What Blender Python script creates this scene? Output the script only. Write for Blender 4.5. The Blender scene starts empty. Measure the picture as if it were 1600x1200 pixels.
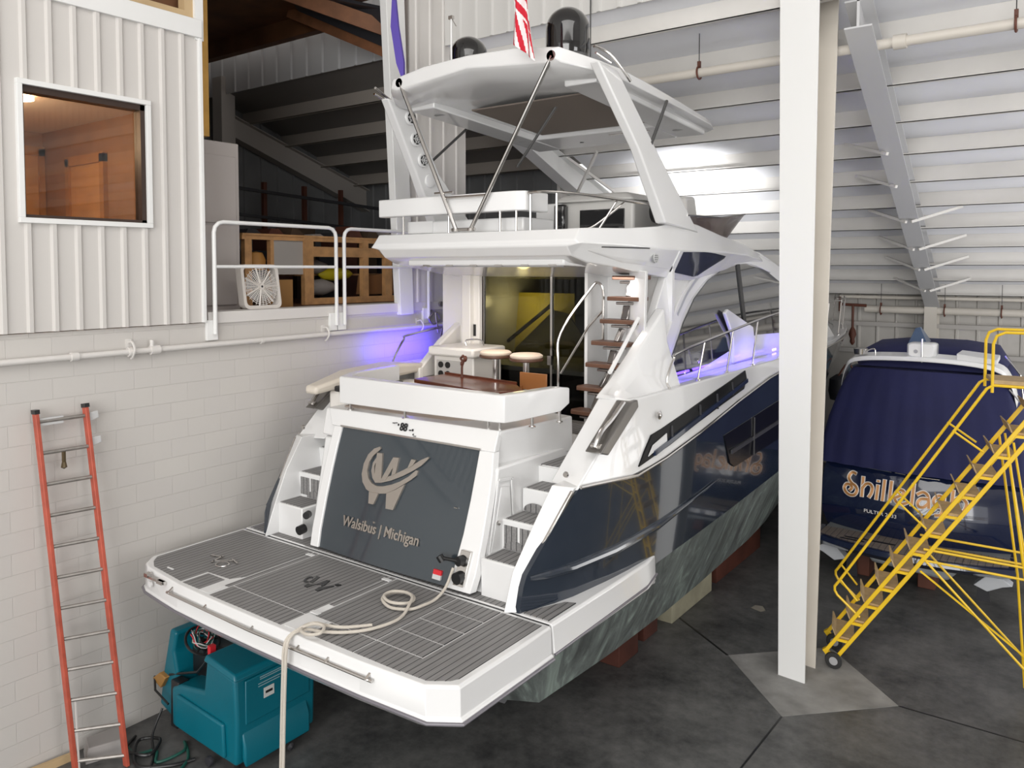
import bpy, bmesh, math, random
from mathutils import Vector, Matrix
random.seed(7)
S = bpy.context.scene
COL = S.collection
R = math.radians
# ---------------------------------------------------------------- camera
cam = bpy.data.cameras.new('camera')
camo = bpy.data.objects.new('camera', cam); COL.objects.link(camo)
camo.location = (0, 0, 4.86)
camo.rotation_euler = (R(90 - 2.6), 0, R(36.3))
cam.sensor_width = 36; cam.lens = 36 * 1240 / 1600
cam.shift_x = 0; cam.shift_y = -(600 - 477) / 1600
cam.clip_end = 200
S.camera = camo
# ---------------------------------------------------------------- world + light
w = bpy.data.worlds.new('daylight'); S.world = w; w.use_nodes = True
w.node_tree.nodes['Background'].inputs[0].default_value = (1.0, 0.99, 0.97, 1)
w.node_tree.nodes['Background'].inputs[1].default_value = 1.0
S.view_settings.view_transform = 'Standard'; S.view_settings.look = 'None'
S.view_settings.gamma = 1; S.view_settings.use_curve_mapping = False
S.view_settings.exposure = 0.50
def area(name, loc, target, sx, sy, power, color=(1, 1, 1), spread=180):
    l = bpy.data.lights.new(name, 'AREA'); l.shape = 'RECTANGLE'; l.size = sx; l.size_y = sy
    l.energy = power; l.color = color; l.spread = R(spread)
    o = bpy.data.objects.new(name, l); COL.objects.link(o); o.location = loc
    d = Vector(target) - Vector(loc); o.rotation_euler = d.to_track_quat('-Z', 'Y').to_euler()
    return o
def point(name, loc, power, color, r=0.1):
    l = bpy.data.lights.new(name, 'POINT'); l.energy = power; l.color = color; l.shadow_soft_size = r
    o = bpy.data.objects.new(name, l); COL.objects.link(o); o.location = loc
    return o
area('door_daylight', (1.0, -9.0, 6.0), (-4.5, 8, 4.5), 12, 8, 1080, (1.0, 0.99, 0.97))
area('overhead_fill', (-1.0, 2.0, 11.6), (-3.5, 6, 0), 9, 7, 380, (1.0, 0.98, 0.95))  # added overhead fill light, stands for no known fixture
area('side_fill', (12.5, 4.0, 5.0), (-3, 14, 6.0), 8, 6, 520, (1, 1, 1))  # added fill in front of the solid right wall, no opening there
area('roof_fill', (5.0, 14.5, 2.2), (2.0, 14.5, 8), 5, 6, 330, (1, .99, .98))  # unseen fill added beside the view to brighten the roof underside
sp = bpy.data.lights.new('roof_patch_spot', 'SPOT'); sp.energy = 750; sp.spot_size = R(75); sp.spot_blend = 1; sp.shadow_soft_size = .4  # added hidden spot that throws the bright patch on the roof
spo = bpy.data.objects.new('roof_patch_spot', sp); COL.objects.link(spo); spo.location = (-5.6, 12.3, 5.3)
spo.rotation_euler = (Vector((-6.3, 14.9, 6.6)) - Vector(spo.location)).to_track_quat('-Z', 'Y').to_euler()

# ---------------------------------------------------------------- materials
MATS = {}
def mat(name, col, rough=.5, metal=0., bump=0., bscale=20., coat=0., noise=0., nscale=3., spec=.5, emit=None, es=0., alpha=1., trans=0.):
    if name in MATS: return MATS[name]
    m = bpy.data.materials.new(name); m.use_nodes = True; MATS[name] = m
    nt = m.node_tree; b = nt.nodes['Principled BSDF']
    b.inputs['Base Color'].default_value = (*col, 1); b.inputs['Roughness'].default_value = rough
    b.inputs['Metallic'].default_value = metal; b.inputs['Coat Weight'].default_value = coat
    b.inputs['Coat Roughness'].default_value = .04
    b.inputs['Specular IOR Level'].default_value = spec
    b.inputs['Alpha'].default_value = alpha
    b.inputs['Transmission Weight'].default_value = trans
    if emit: b.inputs['Emission Color'].default_value = (*emit, 1); b.inputs['Emission Strength'].default_value = es
    tc = nt.nodes.new('ShaderNodeTexCoord')
    if noise:
        n = nt.nodes.new('ShaderNodeTexNoise'); n.inputs['Scale'].default_value = nscale; n.inputs['Detail'].default_value = 6
        nt.links.new(tc.outputs['Object'], n.inputs['Vector'])
        r = nt.nodes.new('ShaderNodeMapRange'); r.inputs['From Min'].default_value = .3; r.inputs['From Max'].default_value = .7
        r.inputs['To Min'].default_value = 1 - noise; r.inputs['To Max'].default_value = 1 + noise
        nt.links.new(n.outputs['Fac'], r.inputs['Value'])
        mx = nt.nodes.new('ShaderNodeVectorMath'); mx.operation = 'SCALE'; mx.inputs[0].default_value = col
        nt.links.new(r.outputs['Result'], mx.inputs['Scale']); nt.links.new(mx.outputs[0], b.inputs['Base Color'])
    if bump:
        n = nt.nodes.new('ShaderNodeTexNoise'); n.inputs['Scale'].default_value = bscale; n.inputs['Detail'].default_value = 4
        nt.links.new(tc.outputs['Object'], n.inputs['Vector'])
        bp = nt.nodes.new('ShaderNodeBump'); bp.inputs['Strength'].default_value = bump; bp.inputs['Distance'].default_value = .02
        nt.links.new(n.outputs['Fac'], bp.inputs['Height']); nt.links.new(bp.outputs[0], b.inputs['Normal'])
    return m
def N(nt, t, **kw):
    n = nt.nodes.new(t)
    for k, v in kw.items():
        if k in n.inputs: n.inputs[k].default_value = v
        else: setattr(n, k, v)
    return n
def math_(nt, op, a, b=None):
    n = nt.nodes.new('ShaderNodeMath'); n.operation = op
    for i, q in enumerate((a, b)):
        if q is None: continue
        if isinstance(q, (int, float)): n.inputs[i].default_value = q
        else: nt.links.new(q, n.inputs[i])
    return n.outputs[0]
def mixc(nt, fac, a, b):
    n = nt.nodes.new('ShaderNodeMix'); n.data_type = 'RGBA'
    for i, q in ((0, fac), (6, a), (7, b)):
        if isinstance(q, (int, float)): n.inputs[i].default_value = q
        elif isinstance(q, tuple): n.inputs[i].default_value = (*q, 1)
        else: nt.links.new(q, n.inputs[i])
    return n.outputs[2]

GEL = mat('white gelcoat', (.76, .76, .76), .22, coat=.5)
GELI = mat('cockpit gelcoat', (.80, .77, .73), .3)
NAVY = mat('navy gelcoat', (.018, .026, .040), .12, coat=.8, spec=.6)
PANEL = mat('slate transom gelcoat', (.034, .045, .055), .16, coat=.6)
STEEL = mat('stainless steel', (.62, .60, .58), .18, 1.)
EMBL = mat('brushed steel lettering', (.42, .38, .34), .35, .7)
BLACK = mat('black plastic', (.012, .012, .013), .35)
GBLACK = mat('gloss black', (.008, .008, .009), .08, coat=1)
RUB = mat('black rubber', (.02, .02, .02), .7)
WPAINT = mat('white paint', (.66, .635, .61), .55, bump=.05, bscale=60)
WMETAL = mat('white metal sheet', (.60, .575, .55), .5)
COLW = mat('white column paint', (.78, .78, .77), .5)
COLB = mat('cream steel paint', (.62, .58, .52), .5, noise=.03, nscale=2)
ROOFM = mat('white roof sheet', (.82, .83, .87), .55, noise=.04, nscale=1)
PURL = mat('white purlin paint', (.68, .66, .63), .55, noise=.05, nscale=1.5)
RAFT = mat('grey white steel paint', (.55, .55, .56), .5)
DPAN = mat('grey wall sheet', (.22, .23, .24), .6)
LUMB = mat('pine lumber', (.64, .35, .15), .6, noise=.2, nscale=6)
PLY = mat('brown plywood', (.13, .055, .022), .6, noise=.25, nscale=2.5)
YEL = mat('yellow enamel', (.80, .52, .02), .35, noise=.06, nscale=8)
TAN = mat('tan tread board', (.42, .30, .16), .7, noise=.15, nscale=12)
TEAL = mat('teal rotomolded plastic', (.0, .125, .175), .35, bump=.05, bscale=80, noise=.06, nscale=2)
ORANGE = mat('orange fibreglass rail', (.44, .085, .05), .5, noise=.18, nscale=7)
ALU = mat('worn aluminium', (.30, .28, .26), .45, .6, noise=.15, nscale=15)
RUST = mat('brown iron', (.11, .035, .02), .6, noise=.2)
ROPE = mat('cream rope', (.62, .57, .50), .85, bump=.6, bscale=150)
MAHOG = mat('varnished mahogany', (.12, .028, .010), .28, coat=.35, noise=.2, nscale=5)
TEAKW = mat('teak tread wood', (.13, .062, .038), .45, noise=.15, nscale=10)
CREAM = mat('cream stool cushion', (.75, .62, .50), .6)
CANVAS = mat('navy canvas', (.008, .010, .062), .8, bump=.25, bscale=6, noise=.12, nscale=2)
SHNAVY = mat('dark blue hull gloss', (.008, .014, .045), .08, coat=1)
GOLD = mat('gold leaf lettering', (.50, .24, .08), .35, .2)
WHITEL = mat('white lettering', (.85, .82, .78), .5)
GRAYP = mat('grey plastic', (.35, .35, .36), .5)
BROWNL = mat('sunroof lining', (.20, .165, .14), .7)
HWHITE = mat('office white ceiling', (.75, .68, .6), .7)
OWALL = mat('office pine panel', (.36, .21, .11), .6, noise=.12, nscale=3)
OTRIM = mat('office pine trim', (.46, .24, .08), .5, noise=.1, nscale=5)
FANW = mat('white fan plastic', (.66, .62, .58), .5)
BFRAME = mat('bronze window frame', (.035, .018, .012), .4)
GREYF = mat('grey drywall', (.36, .33, .31), .7, noise=.05)
CARD = mat('brown cardboard', (.28, .13, .05), .8)
BLUEL = mat('blue led strip', (.1, .1, .9), .4, emit=(.10, .07, 1.0), es=14)
RED = mat('red plastic', (.6, .02, .03), .4)
GREEN = mat('green rubber', (.01, .08, .06), .5)
DARKM = mat('dark machinery', (.03, .03, .035), .5)
PURP = mat('purple cloth', (.12, .08, .42), .8)
LTGREY = mat('light grey plastic', (.55, .55, .55), .5)

def teak_mat(name, base, pitch, dark=.10, axis='X'):
    m = bpy.data.materials.new(name); m.use_nodes = True; nt = m.node_tree; b = nt.nodes['Principled BSDF']
    tc = N(nt, 'ShaderNodeTexCoord'); sp = N(nt, 'ShaderNodeSeparateXYZ'); nt.links.new(tc.outputs['Object'], sp.inputs[0])
    fr = math_(nt, 'FRACT', math_(nt, 'DIVIDE', sp.outputs[axis], pitch))
    line = math_(nt, 'LESS_THAN', fr, dark)
    mp = N(nt, 'ShaderNodeMapping'); mp.inputs['Scale'].default_value = (60, 2.5, 60) if axis == 'X' else (2.5, 60, 60)
    nt.links.new(tc.outputs['Object'], mp.inputs[0])
    n = N(nt, 'ShaderNodeTexNoise', Scale=1.0, Detail=5.0); nt.links.new(mp.outputs[0], n.inputs['Vector'])
    g = mixc(nt, n.outputs['Fac'], tuple(c * .55 for c in base), tuple(c * 1.4 for c in base))
    c = mixc(nt, line, g, (.022, .022, .024)); nt.links.new(c, b.inputs['Base Color'])
    b.inputs['Roughness'].default_value = .6
    return m
TEAK = teak_mat('grey synthetic teak', (.225, .22, .218), .062, .13)
TEAKX = teak_mat('grey synthetic teak crosswise', (.20, .20, .205), .05, .14)
def block_mat():
    m = bpy.data.materials.new('painted concrete block'); m.use_nodes = True; nt = m.node_tree; b = nt.nodes['Principled BSDF']
    tc = N(nt, 'ShaderNodeTexCoord'); sp = N(nt, 'ShaderNodeSeparateXYZ'); nt.links.new(tc.outputs['Object'], sp.inputs[0])
    cb = N(nt, 'ShaderNodeCombineXYZ')
    nt.links.new(math_(nt, 'ADD', sp.outputs['Y'], 40.1), cb.inputs[0]); nt.links.new(math_(nt, 'ADD', sp.outputs['Z'], .06), cb.inputs[1])
    br = N(nt, 'ShaderNodeTexBrick'); br.offset = .5
    for k, v in (('Scale', 1.), ('Brick Width', .406), ('Row Height', .203), ('Mortar Size', .0045), ('Mortar Smooth', .35)): br.inputs[k].default_value = v
    br.inputs['Color1'].default_value = (.575, .55, .52, 1); br.inputs['Color2'].default_value = (.56, .535, .51, 1); br.inputs['Mortar'].default_value = (.55, .525, .50, 1)
    nt.links.new(cb.outputs[0], br.inputs['Vector']); nt.links.new(br.outputs['Color'], b.inputs['Base Color'])
    n = N(nt, 'ShaderNodeTexNoise', Scale=35., Detail=5.); nt.links.new(tc.outputs['Object'], n.inputs['Vector'])
    h = math_(nt, 'ADD', math_(nt, 'MULTIPLY', br.outputs['Fac'], -1.), math_(nt, 'MULTIPLY', n.outputs['Fac'], .12))
    bp = N(nt, 'ShaderNodeBump', Strength=.55, Distance=.012); nt.links.new(h, bp.inputs['Height']); nt.links.new(bp.outputs[0], b.inputs['Normal'])
    b.inputs['Roughness'].default_value = .5
    return m
BLOCK = block_mat()
def concrete_mat():
    m = bpy.data.materials.new('sealed concrete'); m.use_nodes = True; nt = m.node_tree; b = nt.nodes['Principled BSDF']
    tc = N(nt, 'ShaderNodeTexCoord')
    n = N(nt, 'ShaderNodeTexNoise', Scale=.9, Detail=9., Roughness=.65); nt.links.new(tc.outputs['Object'], n.inputs['Vector'])
    n2 = N(nt, 'ShaderNodeTexNoise', Scale=7., Detail=8., Roughness=.7); nt.links.new(tc.outputs['Object'], n2.inputs['Vector'])
    f = math_(nt, 'ADD', math_(nt, 'MULTIPLY', n.outputs['Fac'], .65), math_(nt, 'MULTIPLY', n2.outputs['Fac'], .35))
    r = N(nt, 'ShaderNodeValToRGB'); nt.links.new(f, r.inputs[0])
    r.color_ramp.elements[0].position = .36; r.color_ramp.elements[0].color = (.034, .035, .036, 1)
    r.color_ramp.elements[1].position = .68; r.color_ramp.elements[1].color = (.17, .168, .163, 1)
    nt.links.new(r.outputs[0], b.inputs['Base Color'])
    b.inputs['Roughness'].default_value = .42
    bp = N(nt, 'ShaderNodeBump', Strength=.12, Distance=.01); nt.links.new(n2.outputs['Fac'], bp.inputs['Height']); nt.links.new(bp.outputs[0], b.inputs['Normal'])
    return m
CONC = concrete_mat()
PAD = mat('bare concrete', (.24, .235, .225), .6, noise=.35, nscale=2.5, bump=.1, bscale=30)
def antifoul_mat():
    m = bpy.data.materials.new('worn antifouling'); m.use_nodes = True; nt = m.node_tree; b = nt.nodes['Principled BSDF']
    tc = N(nt, 'ShaderNodeTexCoord'); mp = N(nt, 'ShaderNodeMapping'); mp.inputs['Scale'].default_value = (2, 2.2, .7); mp.inputs['Rotation'].default_value = (.6, 0, 0)
    nt.links.new(tc.outputs['Object'], mp.inputs[0])
    n = N(nt, 'ShaderNodeTexNoise', Scale=1.6, Detail=8., Roughness=.7, Distortion=1.2); nt.links.new(mp.outputs[0], n.inputs['Vector'])
    r = N(nt, 'ShaderNodeValToRGB'); nt.links.new(n.outputs['Fac'], r.inputs[0]); cr = r.color_ramp
    cr.elements[0].position = .35; cr.elements[0].color = (.065, .072, .070, 1)
    cr.elements[1].position = .72; cr.elements[1].color = (.33, .41, .36, 1)
    e = cr.elements.new(.55); e.color = (.15, .175, .165, 1)
    nt.links.new(r.outputs[0], b.inputs['Base Color']); b.inputs['Roughness'].default_value = .6
    return m
ANTI = antifoul_mat()
def glass_mat(name, tint, gl=.12, rough=.02):
    m = bpy.data.materials.new(name); m.use_nodes = True; nt = m.node_tree
    nt.nodes.remove(nt.nodes['Principled BSDF']); out = nt.nodes['Material Output']
    t = N(nt, 'ShaderNodeBsdfTransparent'); t.inputs[0].default_value = (*tint, 1)
    g = N(nt, 'ShaderNodeBsdfGlossy'); g.inputs['Roughness'].default_value = rough
    lw = N(nt, 'ShaderNodeLayerWeight'); lw.inputs[0].default_value = .25
    fac = math_(nt, 'ADD', math_(nt, 'MULTIPLY', lw.outputs['Fresnel'], .9), gl)
    mx = N(nt, 'ShaderNodeMixShader'); nt.links.new(fac, mx.inputs[0]); nt.links.new(t.outputs[0], mx.inputs[1]); nt.links.new(g.outputs[0], mx.inputs[2])
    nt.links.new(mx.outputs[0], out.inputs[0])
    return m
GLASSO = glass_mat('office window glass', (.92, .9, .88), .02)
GLASSD = glass_mat('tinted door glass', (.42, .42, .40), .0)
GLASSB = mat('dark tinted glass', (.010, .011, .012), .04, coat=1, spec=.8)
GLASSS = mat('smoked windscreen', (.15, .115, .105), .12, alpha=.62)

# ---------------------------------------------------------------- mesh helpers
class MB:
    def __init__(s): s.v = []; s.f = []; s.mi = []
    def add(s, vs, fs, mi=0):
        o = len(s.v); s.v += [tuple(map(float, q)) for q in vs]; s.f += [tuple(i + o for i in f) for f in fs]; s.mi += [mi] * len(fs); return s
    def hexa(s, p, mi=0):
        return s.add(p, [(0, 3, 2, 1), (4, 5, 6, 7), (0, 1, 5, 4), (1, 2, 6, 5), (2, 3, 7, 6), (3, 0, 4, 7)], mi)
    def box(s, x0, x1, y0, y1, z0, z1, mi=0):
        return s.hexa([(x0, y0, z0), (x1, y0, z0), (x1, y1, z0), (x0, y1, z0), (x0, y0, z1), (x1, y0, z1), (x1, y1, z1), (x0, y1, z1)], mi)
    def prism(s, poly, ax, a, b, mi=0):
        def P(p, t): return {'x': (t, p[0], p[1]), 'y': (p[0], t, p[1]), 'z': (p[0], p[1], t)}[ax]
        n = len(poly)
        return s.add([P(p, a) for p in poly] + [P(p, b) for p in poly],
                     [tuple(range(n))[::-1], tuple(range(n, 2 * n))] + [(i, (i + 1) % n, n + (i + 1) % n, n + i) for i in range(n)], mi)
    def loft(s, rings, close=True, cap=True, mi=0):
        n = len(rings[0]); vs = [p for r in rings for p in r]; fs = []
        m = n if close else n - 1
        for k in range(len(rings) - 1):
            for i in range(m):
                j = (i + 1) % n; fs.append((k * n + i, k * n + j, (k + 1) * n + j, (k + 1) * n + i))
        if cap and close: fs += [tuple(range(n))[::-1], tuple(range((len(rings) - 1) * n, len(rings) * n))]
        return s.add(vs, fs, mi)
    def tube(s, pts, r, n=8, closed=False, mi=0):
        pts = [Vector(p) for p in pts]; m = len(pts); rings = []; up = None
        for i, p in enumerate(pts):
            a = pts[(i - 1) % m] if (closed or i) else p; b = pts[(i + 1) % m] if (closed or i < m - 1) else p
            d = (b - a).normalized()
            if up is None:
                up = Vector((0, 0, 1)) if abs(d.z) < .9 else Vector((1, 0, 0))
            x = d.cross(up)
            if x.length < 1e-5: x = d.orthogonal()
            x.normalize(); u = x.cross(d).normalized(); up = u
            rr = r[i] if isinstance(r, (list, tuple)) else r
            rings.append([tuple(p + (x * math.cos(t) + u * math.sin(t)) * rr) for t in [2 * math.pi * k / n for k in range(n)]])
        if closed: rings.append(rings[0]); return s.loft(rings, True, False, mi)
        return s.loft(rings, True, True, mi)
    def lathe(s, prof, c, ax='z', n=24, mi=0):
        rings = []
        for r, h in prof:
            ring = []
            for k in range(n):
                t = 2 * math.pi * k / n; a, b = r * math.cos(t), r * math.sin(t)
                q = {'z': (a, b, h), 'x': (h, a, b), 'y': (b, h, a)}[ax]
                ring.append((c[0] + q[0], c[1] + q[1], c[2] + q[2]))
            rings.append(ring)
        return s.loft(rings, True, True, mi)
    def beam(s, p, q, w, h, up=(0, 0, 1), mi=0):
        p = Vector(p); q = Vector(q); d = (q - p).normalized(); u = Vector(up); x = d.cross(u)
        if x.length < 1e-4: x = d.orthogonal()
        x.normalize(); u = x.cross(d).normalized(); x *= w / 2; u *= h / 2
        return s.hexa([p - x - u, p + x - u, p + x + u, p - x + u, q - x - u, q + x - u, q + x + u, q - x + u], mi)
    def mirror(s, x0):
        n = len(s.v); s.v += [(2 * x0 - x, y, z) for x, y, z in s.v]; s.f += [tuple(i + n for i in f)[::-1] for f in s.f]; s.mi += list(s.mi); return s
    def build(s, name, m, parent=None, bevel=0, smooth=35, sub=0, recalc=True, origin=None, segs=2):
        me = bpy.data.meshes.new(name)
        off = Vector(parent['_o']) if parent is not None else Vector(origin or (0, 0, 0))
        me.from_pydata([tuple(Vector(v) - off) for v in s.v], [], s.f)
        ms = m if isinstance(m, (list, tuple)) else [m]
        for k in ms: me.materials.append(k)
        for p, i in zip(me.polygons, s.mi): p.material_index = i; p.use_smooth = True
        if recalc:
            bm = bmesh.new(); bm.from_mesh(me); bmesh.ops.recalc_face_normals(bm, faces=bm.faces); bm.to_mesh(me); bm.free()
        if smooth is not None: me.set_sharp_from_angle(angle=R(smooth))
        o = bpy.data.objects.new(name, me); COL.objects.link(o)
        ORIG[o.name] = tuple(off)
        if parent is not None: o.parent = parent
        elif origin: o.location = origin
        if bevel:
            b = o.modifiers.new('bevel', 'BEVEL'); b.width = bevel; b.segments = segs; b.limit_method = 'ANGLE'; b.angle_limit = R(30); b.harden_normals = False
        if sub:
            q = o.modifiers.new('sub', 'SUBSURF'); q.levels = sub; q.render_levels = sub
        o['_o'] = tuple(off)
        return o
ORIG = {}
def tag(o, label=None, cat=None, group=None, kind=None):
    if label: o['label'] = label
    if cat: o['category'] = cat
    if group: o['group'] = group
    if kind: o['kind'] = kind
    return o
def thing(name, loc, label, cat, group=None):
    o = bpy.data.objects.new(name, None); COL.objects.link(o); o.location = loc; o['_o'] = tuple(loc)
    o.empty_display_size = .1
    return tag(o, label, cat, group)
def struct(o): o['kind'] = 'structure'; return o
def copy_tree(o, parent=None):
    c = o.copy(); COL.objects.link(c)
    if parent is not None: c.parent = parent
    for ch in list(o.children): copy_tree(ch, c)
    return c
def smooth_path(pts, k=6, closed=False):
    P = [Vector(p) for p in pts]; out = []; n = len(P)
    rng = n if closed else n - 1
    for i in range(rng):
        p0 = P[(i - 1) % n] if closed or i > 0 else P[0]; p1 = P[i]; p2 = P[(i + 1) % n]; p3 = P[(i + 2) % n] if closed or i < n - 2 else P[n - 1]
        for j in range(k):
            t = j / k
            out.append(.5 * ((2 * p1) + (p2 - p0) * t + (2 * p0 - 5 * p1 + 4 * p2 - p3) * t * t + (-p0 + 3 * p1 - 3 * p2 + p3) * t ** 3))
    if not closed: out.append(P[-1])
    return out
def text(name, body, m, parent, size, loc, rot, depth=.004, sx=1., bold=0.):
    c = bpy.data.curves.new(name, 'FONT'); c.body = body; c.size = size; c.extrude = depth; c.align_x = 'CENTER'; c.align_y = 'CENTER'; c.offset = bold
    t = bpy.data.objects.new(name, c); COL.objects.link(t)
    bpy.context.view_layer.update()
    me = bpy.data.meshes.new_from_object(t.evaluated_get(bpy.context.evaluated_depsgraph_get()))
    bpy.data.objects.remove(t)
    me.materials.clear(); me.materials.append(m)
    M = (rot.to_4x4() if isinstance(rot, Matrix) else Matrix.Rotation(0, 4, 'X')) @ Matrix.Diagonal((sx, 1, 1, 1))
    off = Vector(loc) - Vector(parent['_o'])
    me.transform(Matrix.Translation(off) @ M)
    o = bpy.data.objects.new(name, me); COL.objects.link(o); o.parent = parent; o['_o'] = parent['_o']
    return o
def ribbed(mb, u0, u1, z0, z1, pos, depth, pitch, ax='x', rib=.035, mi=0, sgn=1, phase=0):
    """corrugated sheet: along u from u0 to u1, vertical z; thickness .02, ribs stick out by depth"""
    prof = [(u0, 0)]
    k = math.ceil((u0 - phase) / pitch)
    while phase + k * pitch < u1 - rib:
        c = phase + k * pitch
        if c - rib > u0: prof += [(c - rib, 0), (c - rib * .5, depth), (c + rib * .5, depth), (c + rib, 0)]
        k += 1
    prof += [(u1, 0)]
    f = [(u, pos + sgn * d) for u, d in prof]; bk = [(u, pos - sgn * .02) for u, d in prof[::-1]]
    ring = f + bk
    if ax == 'x': r = [[(d, u, z) for u, d in ring] for z in (z0, z1)]
    else: r = [[(u, d, z) for u, d in ring] for z in (z0, z1)]
    n = len(prof); vs = r[0] + r[1]; m = len(ring); fs = [(i, (i + 1) % m, m + (i + 1) % m, m + i) for i in range(m)]
    for i in range(n - 1):
        a, b, c, d = i, i + 1, m - 2 - i, m - 1 - i
        fs += [(a, b, c, d), (m + d, m + c, m + b, m + a)]
    mb.add(vs, fs, mi)
# ================================================================ BUILDING
WX = -8.15          # face of the left wall
FY = 20.6           # far wall
RY0, RZ0, RS = 9.3, 8.33, .345      # lower roof plane: starts at the clerestory, falls away towards the far wall
def roofz(y): return RZ0 - RS * (y - RY0)
MB().box(-16, 14, -14, FY, -.3, 0).build('floor', CONC)['kind'] = 'structure'
# bare concrete pad turned 45 degrees round the column foot, with its joint
m = MB(); c = (-2.62, 9.5)
dd = .98
m.prism([(c[0] - dd, c[1]), (c[0], c[1] - dd), (c[0] + dd, c[1]), (c[0], c[1] + dd)], 'z', .0, .004)
struct(m.build('trim_1', PAD))
m = MB()
m.prism([(-3.62, 9.49), (-3.6, 9.51), (-5.2, 10.6), (-5.22, 10.58)], 'z', 0, .003)
m.prism([(-2.63, 8.52), (-2.61, 8.52), (-2.75, 4.0), (-2.77, 4.0)], 'z', 0, .003)
m.prism([(-1.64, 9.49), (-1.62, 9.51), (3, 9.6), (3, 9.58)], 'z', 0, .003)
struct(m.build('trim_2', BLACK))
# block wall
m = MB(); m.box(WX - .25, WX, -14, FY, 0, 4.25); struct(m.build('wall_left', BLOCK))
m = MB(); m.box(WX - .3, WX + .025, 5.22, 9.5, 4.24, 4.37); struct(m.build('trim_3', WPAINT, bevel=.004))
# far wall: lower block and upper sheet
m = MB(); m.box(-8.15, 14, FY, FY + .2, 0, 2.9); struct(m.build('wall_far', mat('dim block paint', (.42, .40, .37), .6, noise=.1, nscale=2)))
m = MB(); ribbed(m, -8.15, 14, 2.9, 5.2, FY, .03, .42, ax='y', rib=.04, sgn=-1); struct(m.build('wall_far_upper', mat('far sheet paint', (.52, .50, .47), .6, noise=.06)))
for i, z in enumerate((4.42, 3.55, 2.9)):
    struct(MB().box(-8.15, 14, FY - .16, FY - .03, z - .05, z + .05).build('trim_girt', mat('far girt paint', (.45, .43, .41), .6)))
struct(MB().box(13.5, 13.7, -14, FY, 0, 11.8).build('wall_right', WMETAL))
struct(MB().box(-16, 14, -14, RY0 - .05, 11.8, 12).build('ceiling', WMETAL))
# clerestory wall over the start of the low roof (two stretches)
m = MB(); ribbed(m, -8.1, 13.5, RZ0 - .06, 11.8, RY0, .03, .3, ax='y', sgn=-1)
struct(m.build('wall_clerestory', mat('pale sheet paint', (.62, .61, .59), .6)))
m = MB(); ribbed(m, -14.4, -8.4, RZ0 - .06, 9.6, RY0, .03, .42, ax='y', sgn=-1)
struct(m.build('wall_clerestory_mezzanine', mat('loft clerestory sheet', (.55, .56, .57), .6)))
# low roof sheet + purlins
def roof_piece(name, x0, x1, y0, y1, mm):
    a, b = roofz(y0), roofz(y1)
    return struct(MB().hexa([(x0, y0, a), (x1, y0, a), (x1, y1, b), (x0, y1, b), (x0, y0, a + .08), (x1, y0, a + .08), (x1, y1, b + .08), (x0, y1, b + .08)]).build(name, mm))
roof_piece('ceiling_low', -8.15, 14, RY0 + .04, FY + .2, ROOFM)
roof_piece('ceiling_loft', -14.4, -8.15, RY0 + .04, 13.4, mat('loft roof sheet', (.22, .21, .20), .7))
def purlin(x0, x1, y, mm, dz=.26):
    z = roofz(y); t = .012
    m = MB()
    # Z section: top flange, vertical web, bottom flange pointing to the viewer
    m.hexa([(x0, y, z - dz), (x1, y, z - dz), (x1, y + t, z - dz), (x0, y + t, z - dz), (x0, y, z - .002), (x1, y, z - .002), (x1, y + t, z - .004), (x0, y + t, z - .004)])
    m.hexa([(x0, y - .07, z - dz), (x1, y - .07, z - dz), (x1, y, z - dz), (x0, y, z - dz), (x0, y - .07, z - dz + t), (x1, y - .07, z - dz + t), (x1, y, z - dz + t), (x0, y, z - dz + t)])
    m.hexa([(x0, y - .07, z - dz), (x1, y - .07, z - dz), (x1, y - .064, z - dz), (x0, y - .064, z - dz), (x0, y - .07, z - dz + .03), (x1, y - .07, z - dz + .03), (x1, y - .064, z - dz + .03), (x0, y - .064, z - dz + .03)])
    return m.build('ceiling_purlin', mm)
for k in range(12):
    struct(purlin(-8.1, 13.5, RY0 + .35 + k * .97, PURL))
for k in range(4):
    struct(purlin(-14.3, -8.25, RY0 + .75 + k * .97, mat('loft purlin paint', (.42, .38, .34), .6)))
# rafters (tapered I section), each a thing
def rafter(name, A, B, da, db, wdt, mw, label, mf=None):
    """A, B: top flange centre line ends (x,y,z); da, db: depths"""
    t = thing(name, A, label, 'roof beam')
    a = Vector(A); b = Vector(B); d = (b - a); px = Vector((1, 0, 0)) * wdt / 2; up = Vector((0, 0, 1))
    m = MB()
    m.hexa([a - px * .1 - up * da, a + px * .1 - up * da, b + px * .1 - up * db, b - px * .1 - up * db, a - px * .1, a + px * .1, b + px * .1, b - px * .1]); m.build('web', mw, t)
    for (da_, db_, nm) in ((0, 0, 'top_flange'), (da, db, 'bottom_flange')):
        m = MB(); q = up * .02
        p0, p1 = a - up * da_, b - up * db_
        m.hexa([p0 - px - q, p0 + px - q, p1 + px - q, p1 - px - q, p0 - px, p0 + px, p1 + px, p1 - px]); m.build(nm, mf or mw, t)
    return t
def brace(t, p, q, mm=PURL):
    MB().beam(p, q, .045, .045).build('flange_brace', mm, t)
t = rafter('steel_rafter', (-2.25, 9.7, roofz(9.7) - .27), (-2.98, 20.4, roofz(20.4) - .16), .30, .42, .30, RAFT, 'sloping grey-white steel rafter under the white roof, right of the column')
for y in (12.7, 15.2, 17.6, 13.8, 16.5, 18.9):
    z = roofz(y); x = -2.25 - .73 * (y - 9.7) / 10.7
    brace(t, (x - .03, y - .1, z - .62), (x - .75, y + .45, z - .45 + .1))
    if y not in (12.7, 13.8): brace(t, (x + .05, y - .1, z - .62), (x + .75, y + .45, z - .45 + .1))
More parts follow.
